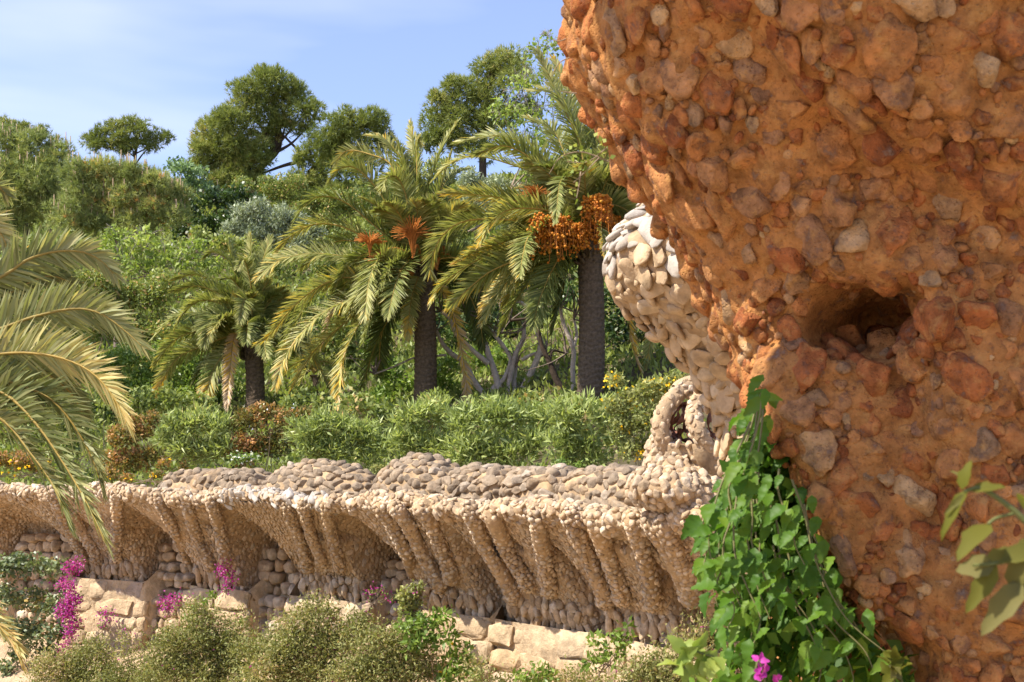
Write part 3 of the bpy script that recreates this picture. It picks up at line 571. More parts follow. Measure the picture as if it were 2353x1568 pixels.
def mass(label, name, cat, edge, Ye, rx, ryf, front, prange, disp, mortar, mats, r_main, r_small, n_main, zlim, base, zsteps=150, psteps=170, lump=.05, flat=.62, holes=(), gseed=1, sub=3, small_n=9000, fill=True, tiltv=0.0, matsel=None, aspect=1.0, D0=(.35, .0, -1.0), thing=None, pname='shaft', warp=None, rough_=.17, smooth_=True, fillet=.32, se=2.3, bulges=(), pits=(), box_=0):
    g = np.random.default_rng(gseed); f, z0, z1 = loft(edge, Ye, None, rx, ryf, front, None, se)
    def F2(z, p):
        P = f(z, p); N = fdiff(f, z, p); q = (lump * noise3(P * np.array([1, 1, 1.0]), disp, gseed % 5, 3))[..., None]
        P = P + N * q
        if warp: P = warp(P)
        for hc, hr, hd, hx in holes:
            d = np.sqrt((((P - hc) * np.array([1 / hx, .45, 1])) ** 2).sum(-1)); P = P + np.array([.25, 1, .12]) * (hd * np.exp(-(d / hr) ** 4))[..., None]
        return P
    if bulges or pits:
        zz, pp = np.meshgrid(np.linspace(z0, z1, 400), np.linspace(prange[0], prange[1], 400), indexing='ij'); G = F2(zz, pp); gu = U0 + G[..., 0] / G[..., 1] * F; gv = V0 - (G[..., 2] - ZC) / G[..., 1] * F
        def hit(u, v):
            d = np.hypot(gu - u, gv - v); k = np.where(d < max(9, d.min() + 1e-6), G[..., 1], 1e9); i = np.unravel_index(np.argmin(k), k.shape); return G[i]
        BL = [(np.array([hit(u, v) for u, v in catmull(pts, 24)]), sg, am) for pts, sg, am in bulges]; PT_ = [(hit(u, v), r_, d_, x_) for u, v, r_, d_, x_ in pits]; F1 = F2
        def F2(z, p):
            P = F1(z, p); N = fdiff(f, z, p); c = np.stack([f(z, np.full_like(z, np.pi / 2))[..., 0], front(z) + ryf(z), z], -1); N = N * np.sign((N * (P - c)).sum(-1))[..., None]; dsp = np.zeros(P.shape[:-1])
            for C, sg, am in BL:
                sh = P.reshape(-1, 3); d2 = np.min(((sh[:, None] - C[None]) ** 2).sum(-1), 1).reshape(P.shape[:-1]); dsp = dsp + am * np.exp(-d2 / sg ** 2)
            P = P + N * dsp[..., None]
            for hc, hr, hd, hx in PT_:
                d = np.sqrt((((P - hc) * np.array([1 / hx, .3, 1])) ** 2).sum(-1)); P = P + np.array([.45, .85, .12]) * (hd * np.exp(-(d / hr) ** 4))[..., None]
            return P
    def NN(z, p, e=.015): return norm(np.cross(F2(z, p + e) - F2(z, p - e), F2(z + e, p) - F2(z - e, p)))
    t = thing or Thing(name, label, cat, base); stones_todo = []
    # candidates
    n = 30000; z = g.uniform(max(z0, zlim[0]), min(z1, zlim[1]), n); p = g.uniform(*prange, n); P = F2(z, p); N = NN(z, p)
    s = np.sign((N * (P - np.stack([P[:, 0] * 0 + f(z, np.full(n, np.pi / 2))[:, 0], front(z) + ryf(z), z], -1))).sum(-1)); N = N * s[:, None]
    ok = face_cam(N, P) > -.25; P, N = P[ok], N[ok]
    rr = g.choice(r_main, len(P)) * g.uniform(.85, 1.2, len(P)); o = np.argsort(-rr + .05 * g.normal(size=len(rr))); P, N, rr = P[o], N[o], rr[o]
    # mix big first, keep varied
    kp = poisson(P, rr * .98); P, N, rr = P[kp], N[kp], rr[kp]
    pxs = rr / np.linalg.norm(P - CAMP, axis=1) * np.clip(face_cam(N, P), .1, 1)
    uu = U0 + P[:, 0] / P[:, 1] * F; vv = V0 - (P[:, 2] - ZC) / P[:, 1] * F; inside = (uu < 2420) & (vv > -60) & (vv < 1620)
    rank = np.argsort(-pxs * inside); big = rank[:n_main]; rest = rank[n_main:]
    mes = {mn: [raw_mesh('stone', *(lambda v, fc: (v, None, fc))(*rock(sub, gseed * 50 + i, 13, .50, .88, rough_, box_)), M[mn], None, smooth_) for i in range(9)] for mn in mats}
    Dv = np.tile(D0, (len(P), 1)) + .45 * g.normal(size=P.shape); Rm = frames(N, Dv)
    if tiltv: Rm = np.stack([Rm[..., 0], norm(Rm[..., 1] * math.cos(tiltv) + Rm[..., 2] * math.sin(tiltv)), norm(Rm[..., 2] * math.cos(tiltv) - Rm[..., 1] * math.sin(tiltv))], -1)
    scl = np.stack([rr * g.uniform(.58, .76, len(P)), rr * g.uniform(.66, .95, len(P)) * aspect, rr * flat * g.uniform(.6, 1.1, len(P))], -1)
    pick = (lambda P: mats[0]) if matsel is None else matsel
    # mortar, raised a little round each stone
    zz, pp = np.meshgrid(np.linspace(z0, z1, zsteps), np.linspace(prange[0], prange[1], psteps), indexing='ij'); W = F2(zz, pp); Wn = NN(zz, pp) * 1.0
    Wf = W.reshape(-1, 3); hgt = np.zeros(len(Wf))
    cen = np.stack([f(zz, np.full_like(zz, np.pi / 2))[..., 0], front(zz) + ryf(zz), zz], -1); Wn *= np.sign((Wn * (W - cen)).sum(-1))[..., None]; Wn = Wn.reshape(-1, 3)
    for k in range(0, len(Wf), 4000):
        d2 = ((Wf[k:k + 4000, None] - P[None]) ** 2).sum(-1) / (rr[None] * .62) ** 2
        hgt[k:k + 4000] = (np.exp(-d2 * .8) * rr[None] * fillet).max(1)
    Wf = Wf + Wn * (hgt + .022 * noise3(Wf, 13, 3, 5) - .006)[:, None]
    body = t.part(pname, Wf, grid_quads(zsteps, psteps), None, M[mortar], None, True)
    for j in big: t.inst('stone', mes[pick(P[j])][g.integers(9)], P[j] + N[j] * rr[j] * .02, Rm[j], scl[j], body)
    for mn in mats:
        r_ = np.array([j for j in rest if pick(P[j]) == mn], int)
        if len(r_):
            V, T, tn = joined([rock(1, gseed * 70 + i, 11, .52, .88, .12) for i in range(8)], P[r_], Rm[r_], scl[r_], g); t.part('more_stones', V, None, T, M[mn], tn, True, body, 'stuff')
    # pebbles pressed into the joints
    if fill:
        n = small_n; z = g.uniform(max(z0, zlim[0]), min(z1, zlim[1]), n); p = g.uniform(*prange, n); p2 = F2(z, p); n2 = NN(z, p)
        cn = np.stack([f(z, np.full(n, np.pi / 2))[:, 0], front(z) + ryf(z), z], -1); n2 *= np.sign((n2 * (p2 - cn)).sum(-1))[:, None]
        r2 = g.uniform(*r_small, n); dm = np.full(n, 9.)
        for k in range(0, n, 3000): dm[k:k + 3000] = (np.sqrt(((p2[k:k + 3000, None] - P[None]) ** 2).sum(-1)) - rr[None] * .62).min(1)
        ok = (dm > r2 * .1) & (face_cam(n2, p2) > -.2); p2, n2, r2 = p2[ok], n2[ok], r2[ok]; kp = poisson(p2, r2 * 1.5); p2, n2, r2 = p2[kp], n2[kp], r2[kp]
        R2 = spin(frames(n2, np.tile(D0, (len(p2), 1))), g.uniform(0, 6, len(p2))); s2 = np.stack([r2 * g.uniform(.6, .9, len(p2)), r2 * g.uniform(.7, 1.1, len(p2)), r2 * .6], -1)
        for mn in mats:
            r_ = np.array([j for j in range(len(p2)) if pick(p2[j]) == mn], int)
            if len(r_):
                V, T, tn = joined([rock(1, gseed * 90 + i, 7) for i in range(6)], p2[r_] + n2[r_] * .004, R2[r_], s2[r_], g); t.part('pebbles', V, None, T, M[mn], tn, True, body, 'stuff')
    return t
edgeL = [(-900, 100), (-645, 300), (-495, 720), (-345, 1150), (-150, 1228), (0, 1276), (80, 1304), (200, 1326), (300, 1384), (400, 1444), (484, 1516), (580, 1586), (685, 1628), (758, 1646), (822, 1682), (903, 1698), (983, 1706), (1056, 1712), (1150, 1720), (1300, 1740), (1450, 1777), (1568, 1807), (1900, 1857)]  # rows above the frame: unseen flare added to shade the column below
zl = lambda v, Y: ZC + (V0 - v) / F * Y
edgeF = [(700, 1660), (780, 1700), (853, 1758), (889, 1790), (970, 1818), (1032, 1824), (1098, 1848), (1165, 1866), (1218, 1892), (1305, 1923), (1365, 1945), (1429, 1994), (1485, 2095), (1520, 2122), (1700, 2130), (2000, 2130)]
_fz = np.array([zl(v, 5.0) for v, u in edgeF])[::-1]; _fx = np.array([(u - U0) / F * 5.0 for v, u in edgeF])[::-1]
def notch(P):
    z = P[..., 2]; xf = np.interp(z, _fz, _fx); k = (1 - sstep(-.02, .17, P[..., 0] - xf)) * (1 - sstep(zl(800, 5.0), zl(690, 5.0), z))
    return P + np.array([0, 1, 0]) * (.75 * k)[..., None] * np.clip((6.0 - P[..., 1:2]) / 1.2, 0, 1)
big_col = mass('huge overhanging column of rusty orange rubble filling the right side', 'stone_column', 'column', edgeL, 5.9,
     lambda z: 2.6 + 0 * z, lambda z: np.interp(z, [2.8, 3.9, 4.35, 6.5, 7.0], [1.0, 1.2, 1.5, 1.9, 1.1]), lambda z: np.interp(z, [2.0, 2.9, 3.5, 4.0, 4.4, 5.4, 6.6, 7.1], [5.0, 4.92, 4.84, 4.78, 4.66, 4.15, 3.3, 2.5]), (-.75, 2.4), 2.4,
     'rust_mortar', ['rust_stone'], [.042, .05, .062, .07, .085, .10, .125], (.014, .03), 300, (2.4, 6.2), [2.6, 5.6, 1.8], holes=HOLE, gseed=1, lump=.06, zsteps=260, psteps=300, warp=notch, D0=(.65, 0, -.75), tiltv=.22, flat=.60, se=3.0, pits=[(1968, 735, .13, .75, 1.3), (1960, 770, .10, .5, 1.5)],
     bulges=[([(1560, 440), (1700, 640), (1790, 830), (1850, 1000)], .17, .10), ([(1880, 860), (1900, 1100), (1980, 1330)], .20, .10), ([(2100, 640), (2200, 850), (2280, 1100), (2330, 1350)], .20, .10), ([(2060, 880), (2120, 1080), (2180, 1280)], .12, -.10), ([(1400, 130), (1600, 330), (1800, 520), (2050, 650)], .15, .07), ([(1700, 120), (1900, 300), (2150, 480)], .15, -.08), ([(1950, 90), (2150, 250), (2350, 380)], .17, .08)])
edgeG = [(380, 1530), (420, 1500), (450, 1482), (490, 1456), (520, 1422), (560, 1396), (600, 1388), (650, 1398), (700, 1425), (760, 1490), (820, 1555), (870, 1600), (950, 1648), (1010, 1660), (1100, 1672), (1300, 1700), (1500, 1760), (2000, 1800)]
zw = zl(640, 9.2)
grey_col = mass('pale grey and white slab-clad column capital behind the rusty column', 'slab_column', 'column', edgeG, 9.2,
     lambda z: 1.5 + 0 * z, lambda z: np.interp(z, [3.5, 4.5, 5.2, 5.7], [.7, .9, 1.0, .5]), lambda z: np.interp(z, [1.5, 4.0, 4.6, 5.0, 5.25, 5.5, 5.9], [9.0, 8.7, 8.45, 8.2, 8.2, 8.5, 9.1]), (-.7, 1.9), 1.8,
     'tan_mortar', ['white_stone', 'slab_stone'], [.07, .09, .115], (.03, .05), 290, (3.4, 5.95), [1.9, 9.2, 1.8], gseed=3, lump=.03, flat=.34, sub=2, tiltv=.40, small_n=3000,
     matsel=lambda P: 'white_stone' if P[2] > zw + .10 * math.sin(P[0] * 9) + .0 else 'slab_stone', aspect=1.12, zsteps=110, psteps=110, D0=(-.55, -.2, -.6), rough_=.14, smooth_=False, fillet=.1, box_=.45)
print('columns done', len(bpy.data.objects))

# ------------------------------------------------------------------ stone basket planter on the ledge
bp_ = lambda x, y: (1464.7 + x * .2198, 832.9 + y * .2198)
YB = 13.6
def zpts(pts, Y, dY=None):
    return np.array([at(*bp_(x, y), Y + (0 if dY is None else dY[i])) for i, (x, y) in enumerate(pts)])
basket = Thing('basket_planter', 'round stone basket planter with arched ribs at the end of the ledge', 'planter', at(1580, 1150, YB))
def stone_rib(pts, Y, dY, r, seed, name='rib', nmax=90, lump=.12):
    P = catmull(zpts(pts, Y, dY), 60); V, Q = tube(P, r, 14, lump, seed); part = basket.part(name, V, Q, None, M['tan_mortar'], None, True)
    g = np.random.default_rng(seed); n = 3000; i = g.integers(0, 59, n); a = g.uniform(0, 2 * np.pi, n); T = norm(np.gradient(P, axis=0))[i]; rl = np.broadcast_to(np.asarray(r, float), (60,))[i]
    S = norm(np.cross(T, np.array([.13, .31, .94]))); Nn = np.cross(S, T); O = np.cos(a)[:, None] * S + np.sin(a)[:, None] * Nn; X = P[i] + O * rl[:, None] * .96
    ok = face_cam(O, X) > -.3; X, O, T = X[ok], O[ok], T[ok]; rr = g.uniform(.05, .08, len(X)); kp = poisson(X, rr); X, O, T, rr = X[kp], O[kp], T[kp], rr[kp]
    Rm = spin(frames(O, T), g.normal(0, .4, len(X)))
    for j in range(min(len(X), nmax)): basket.inst('stone', tan_me[g.integers(8)], X[j], Rm[j], (rr[j] * .66, rr[j] * .74, rr[j] * .5), part)
stone_rib([(720, 330), (640, 230), (480, 290), (350, 410), (262, 560), (245, 720), (300, 880), (420, 1000), (520, 1090)], YB, [.25, .1, 0, -.1, -.15, -.15, -.1, 0, .1], .08, 5)
stone_rib([(700, 300), (620, 430), (590, 580), (640, 740), (720, 880), (800, 990)], YB - .15, [0, -.1, -.2, -.25, -.2, -.1], .08, 6)
stone_rib([(660, 250), (760, 300), (860, 460), (930, 640), (960, 800), (900, 960)], YB + .55, None, .08, 7)
# pot below the ribs
pz = np.linspace(0, 1, 26); pa = np.linspace(0, 2 * np.pi, 48); A_, Z_ = np.meshgrid(pa, pz)
c0 = at(1640, 1045, YB + .15); rad = .62 - .30 * (1 - Z_) ** 1.3 + .05 * np.sin(A_ * 9)
PV = np.stack([c0[0] + rad * np.cos(A_) + .25 * (1 - Z_), c0[1] + rad * np.sin(A_) * .9, c0[2] - .75 + .85 * Z_], -1); PV += .03 * noise3(PV, 6, 1)[..., None]
pot = basket.part('pot', PV, grid_quads(26, 48), None, M['tan_mortar'], None, True)
g = np.random.default_rng(44); n = 3500; a = g.uniform(0, 2 * np.pi, n); z = g.uniform(0, 1, n); rd = .63 - .30 * (1 - z) ** 1.3
X = np.stack([c0[0] + rd * np.cos(a) + .25 * (1 - z), c0[1] + rd * np.sin(a) * .9, c0[2] - .75 + .85 * z], -1); O = norm(np.stack([np.cos(a), np.sin(a), -.3 + 0 * a], -1))
ok = face_cam(O, X) > -.2; X, O = X[ok], O[ok]; kp = poisson(X, .085); X, O = X[kp], O[kp]; Rm = spin(frames(O, np.tile([0, 0, -1.], (len(X), 1))), g.normal(0, .4, len(X)))
for j in range(min(150, len(X))): s_ = g.uniform(.035, .06); basket.inst('stone', tan_me[g.integers(8)], X[j], Rm[j], (s_, s_ * 1.2, s_), pot)
# pale curved coping on the top of the arch
P = catmull(zpts([(400, 275), (440, 235), (520, 200), (610, 175)], YB, [-.02, 0, .05, .1]), 16)
basket.part('coping', *tube(P, .055, 8)[:1], tube(P, .055, 8)[1], None, M['block_stone'], None, True)
# lumpy base and end of the ledge under the basket
def lump_mass(t, name, lobes, mat, r_st, nst, seed, mort='tan_mortar', meshes=None):
    g = np.random.default_rng(seed); Vs, Ts, off = [], [], 0; Xs, Os = [], []
    for c, r in lobes:
        v, f = ICO[3]; V = c + v * r * (1 + .10 * noise3(v, 2.2, seed % 5))[:, None]; Vs.append(V); Ts.append(f + off); off += len(v)
        o = norm(g.normal(size=(1200, 3))); Xs.append(c + o * r * (1 + .10 * noise3(o, 2.2, seed % 5))[:, None]); Os.append(o)
    p = t.part(name, np.concatenate(Vs), None, np.concatenate(Ts), M[mort], None, True); X, O = np.concatenate(Xs), np.concatenate(Os)
    for c, r in lobes:
        k = (((X - c) / r) ** 2).sum(-1) > .80; X, O = X[k], O[k]
    ok = face_cam(O, X) > -.2; X, O = X[ok], O[ok]; pm = g.permutation(len(X)); X, O = X[pm], O[pm]; rr = g.uniform(*r_st, len(X)); kp = poisson(X, rr * .8); X, O, rr = X[kp], O[kp], rr[kp]
    Rm = spin(frames(O, np.tile([.2, 0, -1.], (len(X), 1))), g.normal(0, .5, len(X)))
    for j in range(min(nst, len(X))): t.inst('stone', (meshes or tan_me)[g.integers(len(meshes or tan_me))], X[j], Rm[j], (rr[j] * .6, rr[j] * .72, rr[j] * .5), p)
lump_mass(basket, 'base', [(at(*bp_(300, 1080), YB + .1), np.array([.22, .28, .30])), (at(*bp_(420, 1180), YB - .1), np.array([.26, .3, .2])), (at(*bp_(330, 1330), YB - .3), np.array([.42, .45, .20])), (at(*bp_(520, 1400), YB - .2), np.array([.42, .45, .30]))], M['tan_stone'], (.07, .12), 240, 9)
# rusty iron straps twisted through the ribs
iron = Thing('iron_strap_grille', 'rust-brown twisted metal straps inside the stone basket planter', 'grille', at(1570, 1000, YB))
def ribbon(pts, Y, wd, seed):
    P = catmull(zpts(pts, Y, .12 * np.sin(np.arange(len(pts)) * 2.1 + seed)), 40); T = norm(np.gradient(P, axis=0)); a = np.linspace(0, 5 + seed % 3, 40) + seed
    S = norm(np.cross(T, [0, 1, .2])); Nn = np.cross(S, T); B = np.cos(a)[:, None] * S + .6 * np.sin(a)[:, None] * Nn; W = wd * (.55 + .45 * np.abs(np.sin(np.linspace(0, 9, 40) + seed)))[:, None]
    C = norm(np.cross(T, B)) * .006
    V = np.stack([P - B * W + C, P + B * W + C, P + B * W - C, P - B * W - C], 1); i = np.arange(39)[:, None] * 4 + np.arange(4)[None]; j = np.arange(39)[:, None] * 4 + (np.arange(4)[None] + 1) % 4
    iron.part('strap', V, np.stack([i, j, j + 4, i + 4], -1).reshape(-1, 4), None, M['rust_iron'])
for k, pts in enumerate([[(540, 425), (440, 460), (390, 540), (340, 650), (360, 780), (400, 880), (465, 1010)], [(500, 430), (510, 500), (450, 620), (380, 700), (430, 800), (470, 910)], [(490, 440), (490, 560), (500, 680), (530, 770), (590, 840)], [(430, 480), (420, 580), (350, 680), (380, 800)], [(440, 700), (440, 800), (550, 830), (660, 890)], [(550, 700), (570, 790), (520, 870)], [(740, 430), (770, 520), (745, 640), (770, 740), (890, 800), (960, 770)], [(770, 600), (840, 615)], [(770, 740), (780, 840), (830, 910), (910, 810)], [(360, 790), (440, 800), (470, 700)]]):
    ribbon(pts, YB - .02 + .03 * (k % 3), .034, k * 1.3)

# ------------------------------------------------------------------ palms
def frond(P, Lf, g, tw=0.0, nl=110, width=.03, t0=.12, vee=.35, base_t=.4, tip_t=.15, yellow=0.0, droop=.12, dry=0.0):
    """P: rachis control points (world). Returns leaflet V, quads, tris, tint and rachis tube"""
    C = catmull(P, 48); T = norm(np.gradient(C, axis=0)); ln = np.concatenate([[0], np.cumsum(np.linalg.norm(np.diff(C, axis=0), axis=1))]); t = np.linspace(t0, .995, nl) ** .95 * ln[-1]
    p = np.stack([np.interp(t, ln, C[:, k]) for k in range(3)], -1); Tt = norm(np.stack([np.interp(t, ln, T[:, k]) for k in range(3)], -1)); q = t / ln[-1]
    S = np.cross(Tt, [0, 0, 1.0]) + 1e-4; S = norm(S); N = np.cross(S, Tt); c, s = math.cos(tw), math.sin(tw); S, N = S * c + N * s, N * c - S * s
    Vs, tn = [], []
    for side in (-1, 1):
        a = np.interp(q, [0, .3, .8, 1], [1.25, 1.05, .75, .35]) + g.normal(0, .10, nl); v = vee + g.normal(0, .22, nl)
        D = norm(np.cos(a)[:, None] * Tt + np.sin(a)[:, None] * (side * S * np.cos(v)[:, None] + N * np.sin(v)[:, None]))
        l = Lf * np.interp(q, [0, .1, .3, .65, .9, 1], [.35, .7, 1, .95, .6, .35]) * g.uniform(.85, 1.1, nl); B = norm(np.cross(D, N + .4 * g.normal(size=(nl, 3)))); w = width * g.uniform(.8, 1.2, nl)[:, None]
        G = np.array([0, 0, -1.0]); m = p + D * l[:, None] * .5 + G * (droop * .2 * l)[:, None]; e = p + D * l[:, None] + G * (droop * l)[:, None]
        Vs.append(np.stack([p - B * w * .35, p + B * w * .35, m + B * w * .5, m - B * w * .5, e], 1))
        bt = base_t + .10 * g.normal(size=nl) + (tip_t * sstep(.5, 1, q)) + dry
        tip = bt + .05 + yellow * (1 if side > 0 else .35)
        tn.append(np.stack([bt, bt, (bt + tip) / 2, (bt + tip) / 2, tip], 1))
    V = np.concatenate(Vs).reshape(-1, 3); k = np.arange(2 * nl)[:, None] * 5
    return V, k + np.array([[0, 1, 2, 3]]), k + np.array([[3, 2, 4]]), np.clip(np.concatenate(tn), 0, 1).ravel(), C
def palm(label, crown, base, r, fronds, fruits, seed, mat='palm', trunk=True, auto=(), rach_r=.03, nl=140, Lf=.60, skirt=True, group='date palms on the hillside', width=.038):
    g = np.random.default_rng(seed); t = Thing('palm_tree', label, 'palm', base, group)
    if trunk:
        n = 190; zz = np.linspace(0, 1, n); P = base + (crown - base) * zz[:, None] + np.stack([.06 * np.sin(zz * 3), 0 * zz, 0 * zz], -1); P[0, 2] -= .3
        a = np.linspace(0, 2 * np.pi, 36, endpoint=False); hgt = zz * np.linalg.norm(crown - base)
        saw = ((hgt[:, None] / .13 + .9 * np.sin(a * 3)[None] * .35 + .45 * np.sin(a * 7 + 1)[None] * .4 + .3 * noise3(np.stack([np.cos(a)[None] + 0 * hgt[:, None], np.sin(a)[None] + 0 * hgt[:, None], hgt[:, None] * 2 + 0 * a[None]], -1), 1.5, 2)) % 1)
        top = sstep(.84, .93, zz); rad = r * (1.02 - .12 * zz + .22 * top)[:, None] * (1 + .13 * saw + .12 * top[:, None] * (((hgt[:, None] / .16 + np.round(a * 9 / 6.283)[None] * .5) % 1) - .3))
        V = P[:, None] + rad[..., None] * np.stack([np.cos(a), np.sin(a), 0 * a], -1)[None]
        i = np.arange(n - 1)[:, None] * 36 + np.arange(36)[None]; j = np.arange(n - 1)[:, None] * 36 + (np.arange(36)[None] + 1) % 36
        t.part('trunk', V, np.stack([i, j, j + 36, i + 36], -1).reshape(-1, 4), None, M['palm_bark'])
    if trunk and r > .2:   # ragged cut frond bases below the crown
        n = 70; a = g.uniform(0, 2 * np.pi, n); hz = g.uniform(-.75, .05, n); L = []
        for ai, hi in zip(a, hz):
            o = np.array([math.cos(ai), math.sin(ai), 0]); b0 = crown + o * r * 1.02 + [0, 0, hi]; ln = g.uniform(.08, .22) * (1.3 + hi); L.append((np.array([b0 - o * .06, b0 + o * ln * .4 + [0, 0, ln * .5], b0 + o * ln * .7 + [0, 0, ln]]), np.array([.05, .04, .028]), 4))
        v_, q_ = tubes(L); t.part('frond_bases', v_, q_, None, M['palm_bark'], None, False, None, 'stuff')
    def add(P, kw):
        V, Q, T, tn, C = frond(P, kw.pop('Lf', Lf) * g.uniform(.9, 1.1), g, nl=nl, width=width, **kw)
        f = t.part('frond', V, Q, T, M[mat], tn); n = len(C); v2, q2 = tube(C[::2], np.linspace(rach_r, rach_r * .25, len(C[::2])), 5); t.part('rachis', v2, q2, None, M['rachis'], None, True, f)
    for fr in fronds:
        pts, kw = fr; kw = dict(kw); dy = kw.pop('dy', 0.0); st = kw.pop('start', None); k = len(pts); q = np.arange(1, k + 1) / k
        Yc = crown[1]; P = [crown + np.array([0, 0, .05])] if st is None else [at(*st, Yc + kw.pop('sy', 0))]
        P += [at(u, v, Yc + dy * qq) for (u, v), qq in zip(pts, q)]
        kw.setdefault('tw', g.normal(.35, .35) * (1 if g.random() < .5 else -1)); kw.setdefault('base_t', g.uniform(.25, .45)); add(np.array(P), kw)
    for az, el, ln, dr, kw in auto:
        d = np.array([math.cos(az), math.sin(az), 0]); P = []
        for q in (0, .25, .5, .75, 1): P.append(crown + d * ln * (math.cos(el) * q * (1 - .12 * q)) + np.array([0, 0, ln * (math.sin(el) * q - dr * q ** 2.2)]))
        kw = dict(kw); kw.setdefault('tw', g.normal(0, .4)); kw.setdefault('base_t', g.uniform(.22, .42)); add(np.array(P), kw)
    for (u, v, wpx, hpx, kind, dy) in fruits:
        c = at(u, v, crown[1] + dy); wr = wpx / F * crown[1] / 2; hr = hpx / F * crown[1] / 2; st = []; balls = []
        for k in range(80 if kind == 'ripe' else 110):
            if kind == 'ripe':
                e = c + np.array([g.normal(0, .42) * wr, g.normal(0, .4) * wr, -g.uniform(-.2, 1) * hr]); m = c + np.array([(e - c)[0] * .8, (e - c)[1] * .8, hr * .7]); P = catmull([c + [0, 0, hr * .75], m, e], 7); st.append((P, .008, 3))
                for b in range(9): balls.append(P[min(6, 2 + b % 5)] + g.normal(0, .035, 3))
            else:
                dirn = norm(np.array([g.normal(0, .6), g.normal(0, .6), g.uniform(.1, 1)])); e = c + dirn * np.array([wr, wr, hr]) * g.uniform(.7, 1.1) + [0, 0, -.15 * hr]; P = catmull([c + [0, 0, -hr * .9], c + dirn * hr * .25, e], 6); st.append((P, .009, 3))
        st.append((catmull([crown + [0, -.1, .05], (crown + c) / 2 + [0, -.1, .15], c + [0, 0, hr * (.75 if kind == 'ripe' else -.9)]], 9), .035, 6))
        v_, q_ = tubes(st); fb = t.part('fruit_bunch', v_, q_, None, M['fruit_stalk'])
        if balls:
            B = np.array(balls); sv, sf = ICO[0]; V = (B[:, None] + sv[None] * .034 * g.uniform(.8, 1.2, (len(B), 1, 1))).reshape(-1, 3)
            t.part('fruits', V, None, (sf[None] + (np.arange(len(B)) * 12)[:, None, None]).reshape(-1, 3), M['fruit'], np.repeat(g.random(len(B)), 12), True, fb, 'stuff')
    return t
Z5 = lambda x, y: (631.8 + x * .2381, 258.5 + y * .2381)
Z2 = lambda x, y: (574.4 + x * .4029, 57.4 + y * .4029)
Z6 = lambda x, y: (315.9 + x * .2931, 516.9 + y * .2931)
Z3 = lambda x, y: (x * .3113, 488.2 + y * .3113)
Z4 = lambda x, y: (861.6 + x * .2931, 516.9 + y * .2931)
def zz_(f, *pts): return [f(*p) for p in pts]
def ring_auto(g, n, el, ln, dr, a0=0, a1=6.28, kw={}):
    return [(a0 + (a1 - a0) * (i + g.uniform(.1, .9)) / n, el + g.normal(0, .12), ln * g.uniform(.85, 1.1), dr * g.uniform(.8, 1.2), dict(kw)) for i in range(n)]
g = np.random.default_rng(21)
YM, YR, YL = 33., 29.5, 36.5
# middle palm
fm = [(zz_(Z5, (1240, 1150), (1000, 760), (800, 550), (650, 535), (540, 640)), dict(dy=-.6)), (zz_(Z5, (1330, 1080), (1250, 760), (1170, 620), (1080, 640), (1040, 740)), dict(dy=-1.4)),
      (zz_(Z5, (1150, 1250), (920, 1060), (700, 880), (500, 810), (320, 860), (190, 1050)), dict(dy=-.5)), (zz_(Z5, (1100, 1350), (760, 1150), (550, 1080), (350, 1090), (150, 1200), (20, 1340)), dict(dy=.3, base_t=.5)),
      (zz_(Z5, (1365, 1000), (1360, 700), (1340, 400), (1310, 100)), dict(dy=.8, tw=1.2)), (zz_(Z5, (1330, 900), (1250, 530), (1190, 320), (1115, 200)), dict(dy=.6)), (zz_(Z5, (1320, 900), (1240, 500), (1100, 300), (1000, 240), (890, 220)), dict(dy=1.0)),
      (zz_(Z5, (1400, 1050), (1470, 750), (1560, 480), (1650, 280), (1760, 100)), dict(dy=.5)), (zz_(Z5, (1470, 1150), (1540, 900), (1620, 650), (1700, 400)), dict(dy=-.3)), (zz_(Z5, (1380, 900), (1370, 500), (1365, 260), (1400, 290)), dict(dy=-.2, tw=1.2)),
      (zz_(Z5, (1200, 900), (1130, 520), (900, 400), (700, 370), (580, 480)), dict(dy=1.2)), (zz_(Z5, (1480, 1250), (1750, 1050), (1900, 870)), dict(dy=.4)), (zz_(Z5, (1450, 1200), (1560, 850), (1680, 620), (1850, 540)), dict(dy=1.0)),
      ([(920, 620), (820, 595), (720, 583), (640, 600), (590, 640)], dict(dy=-.8)), ([(900, 640), (780, 640), (690, 690), (620, 770), (590, 790)], dict(dy=-1.2, base_t=.5)), ([(910, 640), (830, 680), (740, 720), (660, 810), (632, 890)], dict(dy=-1.4, base_t=.5)),
      ([(930, 650), (850, 710), (790, 820), (775, 935)], dict(dy=-1.6, base_t=.55)), ([(920, 650), (820, 720), (720, 810), (665, 905)], dict(dy=-.8, base_t=.52)), ([(930, 640), (880, 590), (850, 640), (838, 730)], dict(dy=-2.0)), ([(940, 650), (900, 720), (860, 800), (830, 900)], dict(dy=.5, base_t=.1)),
      ([(930, 660), (880, 760), (870, 860)], dict(dy=1.2, base_t=.08)), ([(960, 640), (945, 690), (935, 780)], dict(dy=-1.0, base_t=.55, Lf=.35)), ([(1000, 640), (1040, 720), (1065, 830), (1075, 945)], dict(dy=-.2, dry=.55, Lf=.4)), ([(900, 690), (780, 700), (740, 800)], dict(dy=0, dry=.6, Lf=.4)),
      ([(1000, 600), (1080, 580), (1130, 640), (1160, 720)], dict(dy=.8)), ([(1000, 620), (1060, 650), (1100, 730), (1110, 800)], dict(dy=1.0, base_t=.1)), ([(930, 620), (830, 560), (760, 560), (690, 620)], dict(dy=.8)), ([(890, 620), (760, 640), (680, 740), (640, 840)], dict(dy=.4))]
